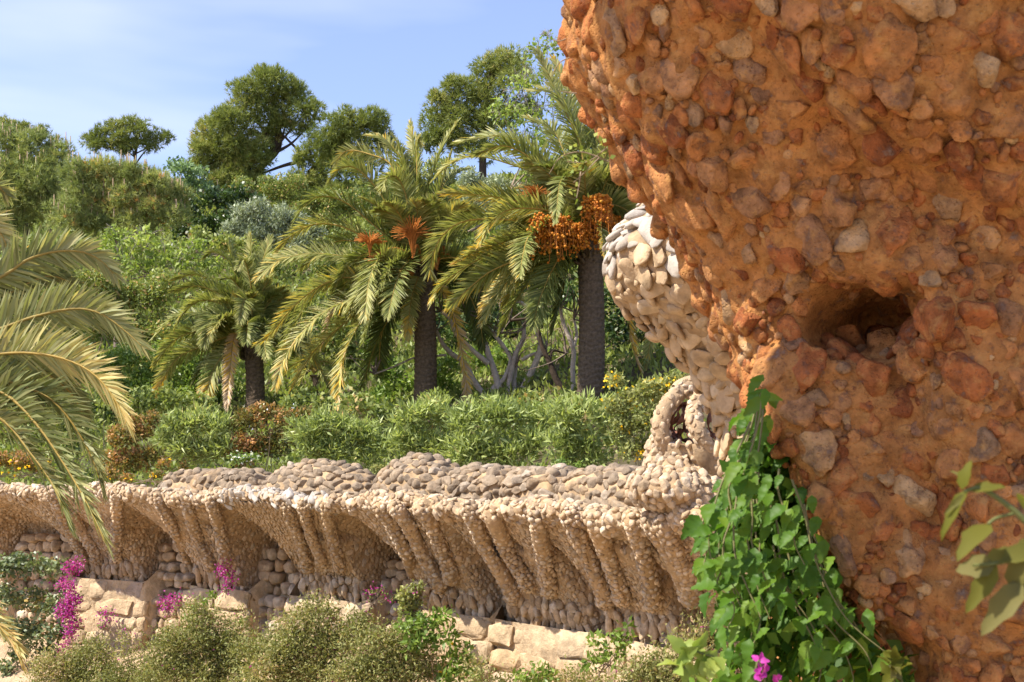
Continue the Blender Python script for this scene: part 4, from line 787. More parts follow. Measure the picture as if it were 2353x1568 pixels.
palm('tall middle date palm with bare orange fruit stalks, right of the small palm', at(970, 612, YM), np.array([*at(975, 935, YM)[:2], gz(*at(975, 935, YM)[:2])]), .275, fm,
     [(948, 545, 100, 105, 'bare', -1.2), (850, 560, 80, 70, 'bare', -1.0), (918, 632, 70, 36, 'bare', -1.2), (1005, 590, 80, 70, 'bare', -.2), (870, 600, 70, 50, 'bare', -.6)], 31, auto=ring_auto(g, 20, 1.0, 3.1, .38, 0, 6.28) + ring_auto(g, 16, .5, 3.1, .7, -.4, 3.5) + ring_auto(g, 7, .2, 2.6, .8, 3.3, 4.6), group=None)
yl = dict(yellow=.38)
fr = [(zz_(Z2, (1850, 1050), (1740, 900), (1600, 760), (1450, 690), (1290, 740)), dict(dy=-.8, yellow=.3)), ([(1325, 480), (1275, 410), (1230, 350), (1150, 312), (1050, 328)], dict(dy=.4, tw=.5)), (zz_(Z2, (1840, 1060), (1700, 880), (1500, 800), (1300, 750), (1150, 790), (1050, 880)), dict(dy=.2)),
      (zz_(Z2, (1800, 1090), (1540, 1010), (1350, 975), (1100, 960)), dict(dy=-.5, **yl)), (zz_(Z2, (1820, 1130), (1700, 1060), (1500, 1050), (1380, 1120), (1320, 1240)), dict(dy=-1.6, **yl)), (zz_(Z2, (1780, 1150), (1540, 1210), (1300, 1290), (1175, 1350)), dict(dy=-1.0, yellow=.5, base_t=.45)),
      (zz_(Z2, (1700, 1130), (1280, 1110), (1100, 1200), (1030, 1380), (1060, 1470)), dict(dy=.2, base_t=.48)), (zz_(Z2, (1770, 1180), (1560, 1250), (1300, 1340), (1100, 1480), (1040, 1575)), dict(dy=-.9, base_t=.45, yellow=.2)), (zz_(Z2, (1790, 1200), (1540, 1330), (1350, 1420), (1180, 1568), (1130, 1610)), dict(dy=-1.2, yellow=.45)),
      (zz_(Z2, (1850, 1130), (1740, 1130), (1600, 1200), (1560, 1300), (1540, 1430)), dict(dy=-2.2, yellow=.3)), (zz_(Z2, (1920, 1050), (1910, 880), (1880, 650), (1790, 450), (1700, 380), (1600, 375)), dict(dy=-.5, tw=.7)), ([(1345, 430), (1330, 330), (1300, 259), (1267, 186), (1235, 118)], dict(dy=.4, tw=.9)), ([(1350, 420), (1340, 320), (1310, 220), (1271, 135)], dict(dy=1.0, tw=.8)),
      (zz_(Z2, (1880, 1040), (1900, 950), (2000, 880), (2170, 830)), dict(dy=-1.0)), ([(1335, 470), (1315, 415), (1288, 418), (1277, 510)], dict(dy=-2.0, yellow=.2, Lf=.4)), ([(1350, 480), (1390, 440), (1440, 430), (1480, 470)], dict(dy=-.2)), ([(1355, 500), (1400, 470), (1450, 490), (1462, 520)], dict(dy=-.8, **yl)), ([(1350, 490), (1365, 500), (1385, 540), (1390, 590)], dict(dy=-1.8, yellow=.3, Lf=.35)),
      ([(1310, 560), (1270, 620), (1240, 690), (1225, 750)], dict(dy=-.8, base_t=.12)), ([(1320, 570), (1300, 630), (1285, 700), (1270, 760)], dict(dy=.6, base_t=.1)), ([(1280, 560), (1200, 610), (1140, 680), (1110, 740)], dict(dy=-.4, yellow=.4)), ([(1280, 570), (1220, 640), (1180, 700), (1150, 760)], dict(dy=.5, yellow=.1, base_t=.2)), ([(1270, 570), (1180, 640), (1110, 700)], dict(dy=1.2, base_t=.5)),
      ([(1365, 560), (1420, 620), (1440, 700), (1455, 800), (1480, 880)], dict(dy=.3, dry=.55, Lf=.35)), ([(1365, 560), (1440, 620), (1500, 720), (1480, 860)], dict(dy=1.0, Lf=.35)), ([(1370, 480), (1400, 380), (1440, 300)], dict(dy=.8)), ([(1360, 450), (1400, 330), (1430, 230)], dict(dy=.5, tw=1.0)), ([(1340, 460), (1300, 360), (1270, 300), (1210, 270)], dict(dy=1.4)), ([(1360, 440), (1370, 330), (1350, 230)], dict(dy=0.2, tw=1.1))]
palm('tall right date palm with heavy orange date bunches, beside the slab column', at(1352, 535, YR), np.array([*at(1356, 945, YR)[:2], gz(*at(1356, 945, YR)[:2])]), .285, fr,
     [(1268, 545, 110, 100, 'ripe', -1.0), (1374, 500, 70, 105, 'ripe', -1.0), (1232, 450, 90, 60, 'bare', -.6), (1410, 530, 60, 60, 'ripe', -.2), (1330, 545, 60, 60, 'ripe', -.9)], 32, auto=ring_auto(g, 18, 1.05, 2.9, .38, 0, 6.28) + ring_auto(g, 15, .5, 2.9, .7, -.2, 3.3), group=None)
fl = [(zz_(Z6, (880, 560), (780, 400), (700, 270), (600, 215), (520, 260)), dict()), (zz_(Z6, (900, 640), (890, 480), (860, 340), (830, 275), (790, 340)), dict(dy=-1.2)), (zz_(Z6, (890, 600), (890, 350), (885, 80)), dict(dy=.5, tw=1.2)), (zz_(Z6, (930, 560), (970, 330), (1040, 100)), dict(dy=.4)), (zz_(Z6, (880, 650), (820, 530), (740, 430), (640, 430)), dict(dy=-1.0)),
      (zz_(Z6, (800, 600), (600, 460), (450, 390), (270, 430)), dict(dy=.4)), (zz_(Z6, (820, 640), (640, 540), (470, 480), (270, 520)), dict(dy=-.4)), (zz_(Z6, (840, 720), (700, 640), (540, 590), (400, 650), (300, 800)), dict(dy=-.8)), (zz_(Z6, (740, 790), (520, 820), (300, 900), (130, 1100)), dict(dy=-.5, base_t=.42)), (zz_(Z6, (760, 860), (540, 940), (300, 1060), (130, 1350)), dict(dy=-.6, base_t=.45, tip_t=.4)),
      (zz_(Z6, (860, 760), (780, 720), (600, 720), (520, 940)), dict(dy=-1.5)), (zz_(Z6, (830, 880), (720, 940), (520, 1100), (430, 1250)), dict(dy=.2, base_t=.2)), (zz_(Z6, (840, 880), (720, 980), (600, 1130), (520, 1400)), dict(dy=-.4, base_t=.38, tip_t=.5)), (zz_(Z6, (840, 830), (760, 880), (730, 1100), (700, 1450)), dict(dy=-1.0, dry=.5, Lf=.3)), (zz_(Z6, (900, 700), (870, 590), (830, 600), (800, 760)), dict(dy=-1.8)),
      (zz_(Z6, (930, 740), (960, 640), (1000, 480), (1060, 400)), dict(dy=-.2)), (zz_(Z6, (940, 760), (1100, 600), (1250, 560)), dict(dy=.4)), (zz_(Z6, (940, 780), (1060, 780), (1140, 900)), dict(dy=.2)), (zz_(Z6, (800, 770), (500, 700), (300, 720), (110, 900)), dict(dy=.6, base_t=.4)), (zz_(Z6, (760, 820), (520, 900), (350, 1000), (230, 1180)), dict(dy=.3, base_t=.2)), (zz_(Z6, (860, 600), (760, 330), (720, 130)), dict(dy=.8))]
palm('short date palm with full round crown, leftmost trunk on the slope', at(576, 768, YL), np.array([*at(586, 965, YL)[:2], gz(*at(586, 965, YL)[:2])]), .255, fl, [], 33, auto=ring_auto(g, 18, 1.05, 2.3, .38, 0, 6.28) + ring_auto(g, 18, .5, 2.4, .7, 0, 6.28), group=None, Lf=.52)
# small pale palm half hidden behind the middle palm
palm('small pale young palm half hidden under the middle palm', at(722, 862, 40.), np.array([*at(724, 940, 40.)[:2], gz(*at(724, 940, 40.)[:2])]), .12, [([(700, 830), (660, 850), (630, 900)], dict(base_t=.5)), ([(740, 830), (780, 850), (800, 910)], dict(base_t=.5)), ([(720, 800), (700, 760)], dict(base_t=.5)), ([(730, 810), (760, 780)], dict(base_t=.5)), ([(715, 840), (690, 880), (680, 935)], dict(base_t=.5)), ([(735, 850), (755, 890), (760, 930)], dict(base_t=.5))], [], 34, group=None, Lf=.4, nl=60)
# near palm whose crown lies left of the frame
YN = 13.5; cn = at(-330, 800, YN)
fn = [([(-150, 700), *zz_(Z3, (0, 480), (200, 350), (400, 290), (600, 290), (750, 360), (850, 470))], dict(dy=.3, tw=1.15, base_t=.38)), ([(-150, 800), *zz_(Z3, (0, 860), (250, 770), (550, 710), (750, 750), (930, 880), (1060, 1000))], dict(dy=-.3, tw=1.1, base_t=.45)),
      ([(-150, 830), *zz_(Z3, (0, 1045), (250, 1040), (500, 1090), (700, 1200), (850, 1380), (950, 1580))], dict(dy=-.8, tw=1.1, base_t=.58, tip_t=.2)), ([(-150, 860), (0, 900), (80, 970), (150, 1070), (205, 1165), (247, 1255)], dict(dy=-1.2, tw=1.0, base_t=.40, tip_t=.3)),
      ([(-150, 850), (0, 872), (68, 893), (125, 924), (175, 985), (215, 1060), (236, 1130)], dict(dy=-.4, tw=.9, base_t=.35)), ([(-180, 720), (0, 680), (75, 645), (118, 634), (165, 650)], dict(dy=1.0, tw=.8, base_t=.1)), ([(-150, 560), (-60, 500), (0, 535), (22, 590)], dict(dy=.2, tw=.9, base_t=.5)), ([(-200, 1000), (-80, 1330), (0, 1440), (32, 1478), (50, 1530)], dict(dy=-.8, tw=1.0, base_t=.66)),
      ([(-150, 880), (0, 960), (70, 1040), (125, 1120), (160, 1210)], dict(dy=-.9, tw=.8, base_t=.3)), ([(-200, 650), (-100, 520), (-20, 430), (18, 450)], dict(dy=.8, tw=.9, base_t=.4)), ([(-150, 820), (0, 830), (90, 850), (160, 900), (195, 960)], dict(dy=.8, tw=.5, base_t=.3))]
palm('near golden-green palm fronds reaching in from the left edge', cn, np.array([cn[0], cn[1], float(gz(cn[0], cn[1]))]), .3, fn, [], 35, mat='palm_near', nl=170, Lf=.48, rach_r=.024, group=None, width=.030)
print('palms done', len(bpy.data.objects))

# ------------------------------------------------------------------ shrubs and trees
def pxl(lobes, Y, g, jit=.35):
    return [(at(u, v, Y + g.normal(0, jit) * r / F * Y * .6), r / F * Y) for u, v, r in lobes]
def stems_for(lobes, base, g, r=.02, n=10):
    L = []; ex_ = np.ptp([l[0][0] for l in lobes]) * .5 + .05
    for k in range(n):
        c, rr = lobes[g.integers(len(lobes))]; e = c + g.normal(0, .35, 3) * rr; m = (base + e) / 2 + g.normal(0, .12, 3) * rr
        L.append((catmull([base + g.normal(0, 1, 3) * [.55 * ex_, .1, .03], m, e], 8), np.linspace(r, r * .3, 8), 5))
    return tubes(L)
_seed = [100]
def shrub(name, label, cat, lobes, Y, style, scale=1.0, cover=1.0, sub=9, group=None, flowers=None, stem='dry_twig', fl_size=.05, nst=12, twigs=0, cull=True):
    _seed[0] += 1; g = np.random.default_rng(_seed[0]); Lb = pxl(lobes, Y, g); c = np.mean([l[0] for l in Lb], 0); b = np.array([c[0], c[1], float(gz(c[0], c[1]))]); lo_ = min(l[0][2] - l[1] * .3 for l in Lb); b[2] = min(b[2], lo_) if lo_ - b[2] < .9 else lo_ - .05
    t = Thing(name, label, cat, b, group); V, Q, tn, mt = foliage(Lb, style, g, scale, cover, sub, cull); fo = t.part('foliage', V, Q, None, mt, tn)
    v, q = stems_for(Lb, b + [0, .05, 0], g, (.006 if Y < 30 else .012) * max(1, Y / 20), nst); t.part('stems', v, q, None, M[stem], None, True)
    if twigs:
        L = []
        for k in range(twigs):
            cc, rr = Lb[g.integers(len(Lb))]; o = norm(g.normal(size=3) + [0, -.5, .6]); p0 = cc + o * rr * .3; e = cc + o * rr * g.uniform(.9, 1.25); L.append((catmull([p0, (p0 + e) / 2 + g.normal(0, .1, 3) * rr, e], 6), np.linspace(.012, .004, 6) * Y / 40, 4))
            for _ in range(3):
                a = p0 + (e - p0) * g.uniform(.3, .9); L.append((np.array([a, a + (norm(g.normal(size=3) + o)) * rr * .3]), .004 * Y / 40, 3))
        v, q = tubes(L); t.part('bare_twigs', v, q, None, M['twig'] if stem == 'dry_twig' and style != 'scrub' else M['dry_twig'])
    if flowers:
        fm_, cnt = flowers; P, O, T = lobe_points(Lb, lambda r: max(60, cnt), g, 7); k = g.permutation(len(P))[:cnt]; P, O = P[k], O[k]; n = len(P); nv = []
        for k in range(3): nv.append(leaves(P + O * .03, norm(O + g.normal(size=(n, 3)) * .9), fl_size, fl_size * .9, g))
        V = np.concatenate([a for a, _ in nv]); t.part('blossoms', V, np.arange(len(V)).reshape(-1, 4), None, M[fm_], np.repeat(np.tile(g.random(n), 3), 4), False, fo)
    return t
def pine(label, lobes, Y, trunk_pts, seed, mat='pine', L=.34, W=.04, cover=1.0, candles=0, group=None, branches=(), tr=.2, cat='tree', name='pine_tree', sub=11):
    g = np.random.default_rng(seed); Lb = [(c, r * 1.12) for c, r in pxl(lobes, Y, g, .5)]; tp = [at(u, v, Y + .3) for u, v in trunk_pts]; b = np.array([tp[0][0], tp[0][1], float(gz(tp[0][0], tp[0][1]))]); b[2] = min(b[2], tp[0][2])
    t = Thing(name, label, cat, b, group); V, T, tn, P, ax = needles(Lb, g, L, W, cover, sub); fo = t.part('crown', V, None, T, M[mat], tn)
    tp[0] = b + [0, 0, -.3]; C = catmull(tp, 24); v, q = tube(C, np.linspace(tr, tr * .35, 24), 8, .1); t.part('trunk', v, q, None, M['dark_bark'] if mat == 'pine' else M['bark'], None, True)
    LL = []
    for c, r in Lb:
        k = C[g.integers(8, 24)]; LL.append((catmull([k, (k + c) / 2 + g.normal(0, .1, 3) * r, c], 8), np.linspace(tr * .4, tr * .12, 8), 6))
        for _ in range(5): LL.append((np.array([c, c + norm(g.normal(size=3)) * r * .8]), tr * .1, 4))
    for bpts in branches: LL.append((catmull([at(u, v, Y) for u, v in bpts], 10), np.linspace(tr * .5, tr * .2, 10), 6))
    v, q = tubes(LL); t.part('limbs', v, q, None, M['dark_bark'], None, True)
    if candles:
        up = np.where((ax[:, 2] > .62))[0]; k = g.choice(up, min(candles, len(up)), False); p = P[k]; n = len(p); h = g.uniform(.25, .5, n)[:, None]; w = .022
        V = np.stack([p + [-w, -.02, .05], p + [w, -.02, .05], p + [w * .8, -.02, 0] + h * [0, 0, 1], p + [-w * .8, -.02, 0] + h * [0, 0, 1], p + [0, w, .05], p + [0, w, 0] + h * [0, 0, 1]], 1); kk = np.arange(n)[:, None] * 6
        t.part('candles', V, np.concatenate([kk + [[0, 1, 2, 3]], kk + [[1, 4, 5, 2]], kk + [[4, 0, 3, 5]]]), None, M['candle'], np.repeat(g.random(n), 6), False, fo, 'stuff')
    return t
PG = 'pines along the skyline'
pine('large round-crowned pine, tallest on the left skyline, with a sky gap', [(625, 205, 58), (570, 235, 55), (670, 225, 48), (700, 262, 42), (545, 290, 58), (610, 275, 55), (490, 318, 48), (560, 345, 55), (470, 350, 36), (505, 385, 45), (590, 370, 38), (540, 410, 42), (655, 290, 30), (700, 300, 28), (620, 320, 30), (560, 390, 46), (500, 420, 38), (580, 425, 38), (460, 385, 30), (530, 360, 50)], 72., [(560, 450), (590, 400), (640, 340), (640, 270)], 61, group=PG, branches=[[(790, 480), (745, 400), (690, 350), (640, 300)], [(700, 370), (655, 380), (600, 400)]], tr=.26)
pine('broad pine leaning between the large round pine and the middle palm', [(845, 285, 45), (790, 290, 48), (745, 330, 45), (800, 340, 50), (870, 320, 38), (715, 365, 36), (770, 390, 48), (830, 390, 45), (895, 340, 25), (705, 420, 40), (760, 450, 40)], 68., [(700, 470), (705, 420), (735, 370), (800, 310)], 62, group=PG, tr=.22)
pine('dark stepped pine on the skyline above the right palm', [(1165, 150, 45), (1115, 170, 42), (1195, 185, 42), (1060, 215, 45), (1120, 230, 50), (1015, 235, 36), (1005, 280, 38), (1060, 285, 50), (1130, 290, 50), (1190, 260, 50), (1020, 325, 45), (1090, 340, 50), (985, 330, 28)], 66., [(1110, 430), (1110, 330), (1120, 220), (1140, 160)], 63, group=PG, tr=.24)
pine('small umbrella-shaped pine alone on the left skyline', [(265, 298, 26), (300, 292, 26), (335, 300, 24), (235, 312, 26), (365, 315, 22), (210, 325, 22), (285, 318, 26), (330, 325, 20), (388, 318, 13), (250, 335, 20), (270, 340, 20), (300, 338, 22), (225, 340, 18), (345, 340, 16), (285, 352, 16), (360, 335, 14)], 92., [(305, 380), (312, 350), (325, 320)], 64, group=PG, L=.4, W=.045, tr=.14)
pine('low distant pine at the far left edge of the skyline', [(15, 295, 25), (60, 300, 22), (100, 308, 20), (130, 322, 12), (-20, 300, 25)], 95., [(60, 380), (60, 320)], 65, group=PG, L=.4, W=.045, tr=.14)
pine('wide bushy young pine with pale upright candles at the left edge', [(20, 335, 45), (75, 345, 50), (130, 370, 45), (30, 400, 55), (95, 415, 60), (20, 460, 55), (80, 480, 60), (140, 440, 55), (-20, 400, 50), (40, 520, 50)], 54., [(60, 560), (60, 450), (70, 380)], 66, 'pine_blue', .30, .032, 1.0, 170, tr=.15, name='bushy_pine', group='bushy pines on the left slope')
pine('wide bushy young pine with pale candles above the lime shrub', [(190, 400, 45), (250, 405, 48), (310, 410, 45), (360, 425, 42), (400, 450, 36), (200, 460, 60), (280, 470, 60), (350, 480, 50), (160, 500, 50), (230, 520, 50), (400, 500, 36), (310, 520, 45)], 50., [(270, 580), (270, 470), (280, 410)], 67, 'pine_blue', .28, .030, 1.0, 170, tr=.15, name='bushy_pine', group='bushy pines on the left slope')
# hillside shrubs
HS = 'shrubs and small trees on the hillside'
shrub('shrub', 'soft pale green rounded shrub just left of the large round pine', 'shrub', [(425, 388, 28), (452, 400, 24), (400, 380, 20), (435, 425, 30), (470, 435, 24)], 62., 'soft', 1.1)
shrub('broadleaf_tree', 'glossy dark broadleaf tree below the large round pine', 'tree', [(450, 470, 36), (500, 460, 40), (540, 450, 38), (470, 520, 40), (530, 510, 45), (585, 480, 36), (430, 540, 36), (500, 560, 36), (590, 520, 36)], 52., 'dark', 1.15)
shrub('pine_shrub', 'brownish olive shrub growing under the large round pine', 'shrub', [(620, 440, 40), (670, 430, 40), (720, 470, 40), (780, 470, 45), (650, 470, 40), (700, 500, 45), (760, 520, 45), (830, 470, 45), (560, 430, 28)], 58., 'flecked', .9)
shrub('olive_tree', 'silvery grey-green olive tree above the short palm', 'tree', [(560, 500, 36), (600, 490, 38), (640, 500, 38), (680, 520, 36), (540, 535, 34), (590, 540, 40), (640, 545, 40), (690, 560, 36), (720, 540, 30)], 46., 'olive', 1.0)
shrub('olive_tree', 'silvery grey-green olive foliage behind the middle palm crown', 'tree', [(1080, 420, 36), (1130, 440, 40), (1180, 450, 36), (1100, 480, 40), (1060, 470, 30), (900, 520, 30), (1150, 500, 36)], 46., 'olive', 1.0)
shrub('twiggy_shrub', 'lime green twiggy shrub with bare pale branches left of the short palm', 'shrub', [(270, 560, 45), (330, 560, 45), (380, 590, 50), (300, 610, 50), (250, 600, 36), (430, 600, 40), (360, 640, 45), (450, 570, 36), (480, 610, 36)], 44., 'lime', 1.0, 1.0, twigs=90)
shrub('twiggy_tree', 'pale lime-leaved tree with bare whitish twigs behind the upright right palm fronds', 'tree', [(1240, 130, 36), (1270, 110, 30), (1200, 200, 45), (1260, 190, 45), (1160, 260, 40), (1220, 270, 50), (1290, 250, 40), (1190, 330, 45), (1250, 340, 50), (1300, 330, 45), (1150, 330, 30), (1230, 400, 45), (1300, 420, 45), (1255, 85, 16)], 44., 'lime', .95, .75, twigs=260)
shrub('shrub', 'dark leafy hedge-like shrub above the short palm crown', 'shrub', [(460, 550, 30), (510, 560, 32), (560, 570, 32), (430, 580, 26)], 45., 'mid', 1.0)
big = [(330, 700, 60), (270, 680, 55), (380, 660, 50), (220, 650, 50), (310, 760, 60), (380, 760, 60), (240, 740, 55), (170, 690, 50), (330, 830, 65)]
shrub('feathery_shrub', 'large feathery olive-green shrub with rusty flecks between near fronds and short palm', 'shrub', big, 41., 'flecked', .9)
shrub('feathery_shrub', 'bright feathery green shrub filling the slope under the short palm', 'shrub', [(400, 830, 60), (460, 850, 60), (350, 890, 60), (430, 910, 60), (510, 880, 60), (300, 900, 55), (280, 830, 50), (500, 940, 55), (380, 950, 50), (250, 940, 45)], 39., 'green', 1.3, 1.1)
shrub('shrub', 'mid green shrub behind the near palm fronds at the left edge', 'shrub', [(60, 590, 55), (130, 610, 55), (20, 680, 60), (110, 700, 60), (60, 780, 60), (150, 780, 55), (20, 860, 60), (110, 870, 60), (180, 850, 50), (60, 960, 60), (160, 950, 55), (-30, 780, 60)], 38., 'mid', 1.0)
shrub('shrub', 'green shrub filling the slope between the short and middle palm trunks', 'shrub', [(640, 700, 55), (700, 720, 55), (650, 800, 55), (720, 800, 55), (790, 780, 55), (640, 880, 55), (700, 920, 55), (780, 880, 60), (830, 820, 55), (620, 620, 50), (840, 720, 50)], 43., 'mid', .95)
shrub('shrub', 'sunlit bright green bush right behind the middle palm trunk', 'shrub', [(890, 860, 45), (930, 900, 45), (1010, 880, 45), (1030, 840, 40), (880, 920, 40), (1050, 920, 40), (870, 800, 36)], 36., 'bright', .8)
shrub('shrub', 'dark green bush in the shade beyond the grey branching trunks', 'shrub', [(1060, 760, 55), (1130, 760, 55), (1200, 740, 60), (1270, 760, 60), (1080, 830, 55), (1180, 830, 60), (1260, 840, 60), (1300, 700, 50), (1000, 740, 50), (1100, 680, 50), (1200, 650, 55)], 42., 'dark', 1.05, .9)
shrub('shrub', 'sunlit yellow-green bush seen between the grey branching trunks', 'shrub', [(1080, 880, 40), (1130, 870, 40), (1190, 880, 40), (1240, 890, 40), (1290, 890, 36), (1150, 820, 36), (1250, 830, 36), (1090, 820, 30), (1060, 920, 36)], 38., 'bright', .85)
shrub('shrub', 'dense glossy green bush right of the right palm trunk', 'shrub', [(1420, 760, 50), (1480, 770, 50), (1540, 800, 50), (1420, 840, 50), (1490, 850, 50), (1550, 870, 45), (1440, 900, 40), (1400, 690, 45), (1460, 690, 45), (1600, 850, 40), (1520, 720, 45)], 34., 'dark', .85)
shrub('shrub', 'leafy green thicket behind the fruiting crown of the right palm', 'shrub', [(1240, 560, 55), (1310, 600, 55), (1400, 600, 55), (1460, 560, 50), (1380, 520, 50), (1450, 480, 45), (1190, 560, 45), (1080, 590, 50), (1010, 590, 40)], 45., 'mid', .95, .9)
shrub('shrub', 'olive green shrub mass on the slope behind the middle palm crown', 'shrub', [(860, 460, 50), (920, 480, 50), (980, 480, 50), (1010, 400, 45), (880, 560, 50), (800, 560, 50), (770, 620, 50), (940, 400, 45), (1040, 530, 45), (890, 640, 50)], 52., 'flecked', 1.0)
# undergrowth over the hillside
g = np.random.default_rng(77); n = 130000; d = 1.2 + 66 * g.random(n) ** .75; y = 20 + d; x = g.uniform(-.46, .34, n) * y; d = y - wall_y(x); ok = d > 1.4; x, y = x[ok], y[ok]; n = len(x)
P = np.stack([x, y, gz(x, y) + g.uniform(-.05, .25, n)], -1); A = np.stack([g.normal(0, .6, n), g.normal(0, .6, n) - .3, g.uniform(.2, 1.2, n)], -1)
sz = .05 + .0035 * y; V, Q = leaves(P, A, sz * g.uniform(.7, 1.3, n) * 1.3, sz * .55, g)
ug = new_obj('hillside_undergrowth', raw_mesh('hillside_undergrowth', V, Q, None, M['mid'], np.repeat(np.clip(.45 + .25 * noise3(P, .7, 2) + g.normal(0, .15, n), 0, .9), 4))); ug['kind'] = 'stuff'; ug['label'] = 'low green undergrowth covering the hillside'; ug['category'] = 'undergrowth'

# branching grey trees between the palms
def branch_tree(label, paths, Y, mat, seed, name='branching_tree', base=None):
    g = np.random.default_rng(seed); b = at(*Z4(*paths[0][0][0]), Y); b[2] = min(b[2], float(gz(b[0], b[1]))); t = Thing(name, label, 'tree', b)
    for k, (pts, r0, r1) in enumerate(paths):
        dy = .5 * math.sin(k * 2.3); P = np.array([at(*Z4(x, y), Y + dy * i / len(pts)) for i, (x, y) in enumerate(pts)])
        if pts[0][1] > 1330: P = np.concatenate([[P[0] - [0, 0, .6]], P])
        C = catmull(P, 30); px = .2931 / F * Y; v, q = tube(C, np.linspace(r0, r1, 30) * px, 9, .12, k % 5); t.part('trunk' if pts[0][1] > 1330 else 'limb', v, q, None, M[mat], None, True)
    L = []
    for pts, r0, r1 in paths:
        e = at(*Z4(*pts[-1]), Y)
        for _ in range(7):
            o = norm(g.normal(size=3) + [0, 0, .8]); l = g.uniform(.4, 1.1); m = e + o * l * .5 + g.normal(0, .08, 3); f = m + norm(o + g.normal(0, .6, 3)) * l * .6; L.append((catmull([e, m, f], 7), np.linspace(.025, .008, 7), 4))
    v, q = tubes(L); t.part('twigs', v, q, None, M['bark'], None, True, None, 'stuff'); return t
branch_tree('pale grey multi-stemmed tree with spreading bare trunks between the two tall palms', [([(900, 1420), (780, 1230), (700, 1080), (600, 1010), (530, 930), (480, 830)], 27, 16), ([(985, 1380), (950, 1200), (890, 1020), (840, 880), (780, 760), (720, 680)], 33, 14), ([(890, 1090), (760, 980), (640, 860), (590, 740), (520, 680)], 22, 14), ([(925, 1380), (930, 1280), (1010, 1210), (1060, 1080), (1040, 1000), (950, 880), (880, 790)], 22, 13),
     ([(1045, 1400), (1060, 1200), (1100, 1020), (1160, 900), (1170, 800)], 26, 14), ([(1120, 1400), (1180, 1250), (1260, 1080), (1300, 940), (1270, 830), (1200, 660), (1130, 600)], 33, 14), ([(1085, 1390), (1095, 1240), (1110, 1100)], 20, 12), ([(560, 1020), (470, 1030), (320, 1040), (220, 1080), (130, 1120), (0, 1170)], 10, 6), ([(1150, 1060), (1250, 1010), (1340, 1020)], 14, 10), ([(850, 840), (950, 840), (1000, 850)], 9, 7)], 34., 'pale_bark', 71)
branch_tree('dark crooked trunk leaning left beside the right palm', [([(1545, 1400), (1430, 1230), (1370, 1080), (1310, 950), (1280, 820), (1230, 740), (1060, 750)], 30, 9), ([(1370, 1080), (1395, 990), (1500, 1010)], 15, 6)], 32., 'dark_bark', 72)
branch_tree('slender pale forked trunk just left of the right palm trunk', [([(1560, 1380), (1550, 1150), (1555, 980), (1480, 780), (1450, 640)], 24, 13), ([(1555, 960), (1580, 850), (1560, 740)], 15, 8)], 31.5, 'pale_bark', 73)
# terrace shrubs behind the ledge
shrub('rusty_shrub', 'orange-tipped shrub beside the hanging near palm frond', 'shrub', [(285, 1010, 42), (330, 1000, 42), (270, 1060, 36), (320, 1060, 40), (360, 1050, 30), (345, 970, 30), (300, 965, 26)], 23.5, 'orange', flowers=('white_petal', 12), fl_size=.03)
shrub('oleander', 'pale green oleander between the two orange-tipped shrubs', 'shrub', [(410, 985, 36), (455, 975, 38), (500, 985, 36), (420, 1035, 36), (470, 1040, 36), (515, 1030, 30), (385, 1010, 28)], 22.8, 'oleander')
shrub('rusty_shrub', 'wide orange-tipped shrub under the short palm trunk', 'shrub', [(560, 970, 38), (610, 960, 40), (660, 965, 38), (550, 1025, 40), (600, 1030, 38), (640, 1020, 36), (695, 960, 30), (570, 1060, 24)], 23., 'orange', flowers=('white_petal', 40), fl_size=.035)
shrub('oleander', 'oleander with dark lower leaves above the wide rubble mound', 'shrub', [(700, 990, 38), (750, 985, 40), (800, 1000, 40), (850, 1000, 36), (720, 1035, 36), (780, 1045, 38), (835, 1050, 34), (880, 1030, 30)], 21.8, 'oleander')
shrub('oleander', 'oleander directly in front of the middle palm trunk', 'shrub', [(940, 965, 38), (985, 955, 42), (1030, 970, 38), (920, 1010, 36), (970, 1020, 40), (1020, 1030, 38)], 21.2, 'oleander')
shrub('oleander', 'big sunlit oleander in front of the grey branching trunks', 'shrub', [(1080, 970, 42), (1130, 960, 42), (1180, 965, 42), (1070, 1030, 40), (1120, 1040, 42), (1180, 1040, 42), (1230, 1020, 40), (1240, 965, 38), (1060, 1060, 28), (1150, 1070, 26)], 19.8, 'oleander')
shrub('oleander', 'large oleander in front of the right palm trunk', 'shrub', [(1290, 960, 40), (1340, 950, 42), (1390, 960, 40), (1290, 1020, 42), (1345, 1030, 42), (1400, 1020, 40), (1310, 1065, 30), (1370, 1070, 28)], 18.8, 'oleander')
shrub('yellow_flowered_shrub', 'grey-green shrub dotted with yellow flowers beside the stone basket', 'shrub', [(1420, 930, 36), (1470, 910, 38), (1520, 900, 36), (1440, 985, 40), (1490, 970, 40), (1460, 1035, 38), (1500, 1030, 30), (1550, 880, 26), (1410, 880, 24)], 17.2, 'flowery', flowers=('yellow', 160), fl_size=.035)
shrub('yellow_flowered_shrub', 'low shrub with bright yellow blossoms on the ledge at the left edge', 'shrub', [(10, 1065, 32), (50, 1060, 32), (90, 1070, 28), (-30, 1060, 30), (110, 1085, 18)], 24.5, 'orange', flowers=('yellow', 60), fl_size=.06)
shrub('low_shrub', 'low green plant with a cluster of pale blue-white flowers at its centre', 'shrub', [(545, 1050, 12), (562, 1055, 14), (580, 1052, 12)], 22.2, 'green', .7, flowers=('white_petal', 40), fl_size=.035)
shrub('leafy_shrub', 'dark green filler shrub behind the pale oleander at left', 'shrub', [(260, 930, 36), (330, 920, 40), (400, 920, 40), (470, 930, 36), (210, 980, 36), (30, 1000, 45), (100, 990, 45), (170, 1020, 36), (160, 960, 40)], 27., 'mid', .7)
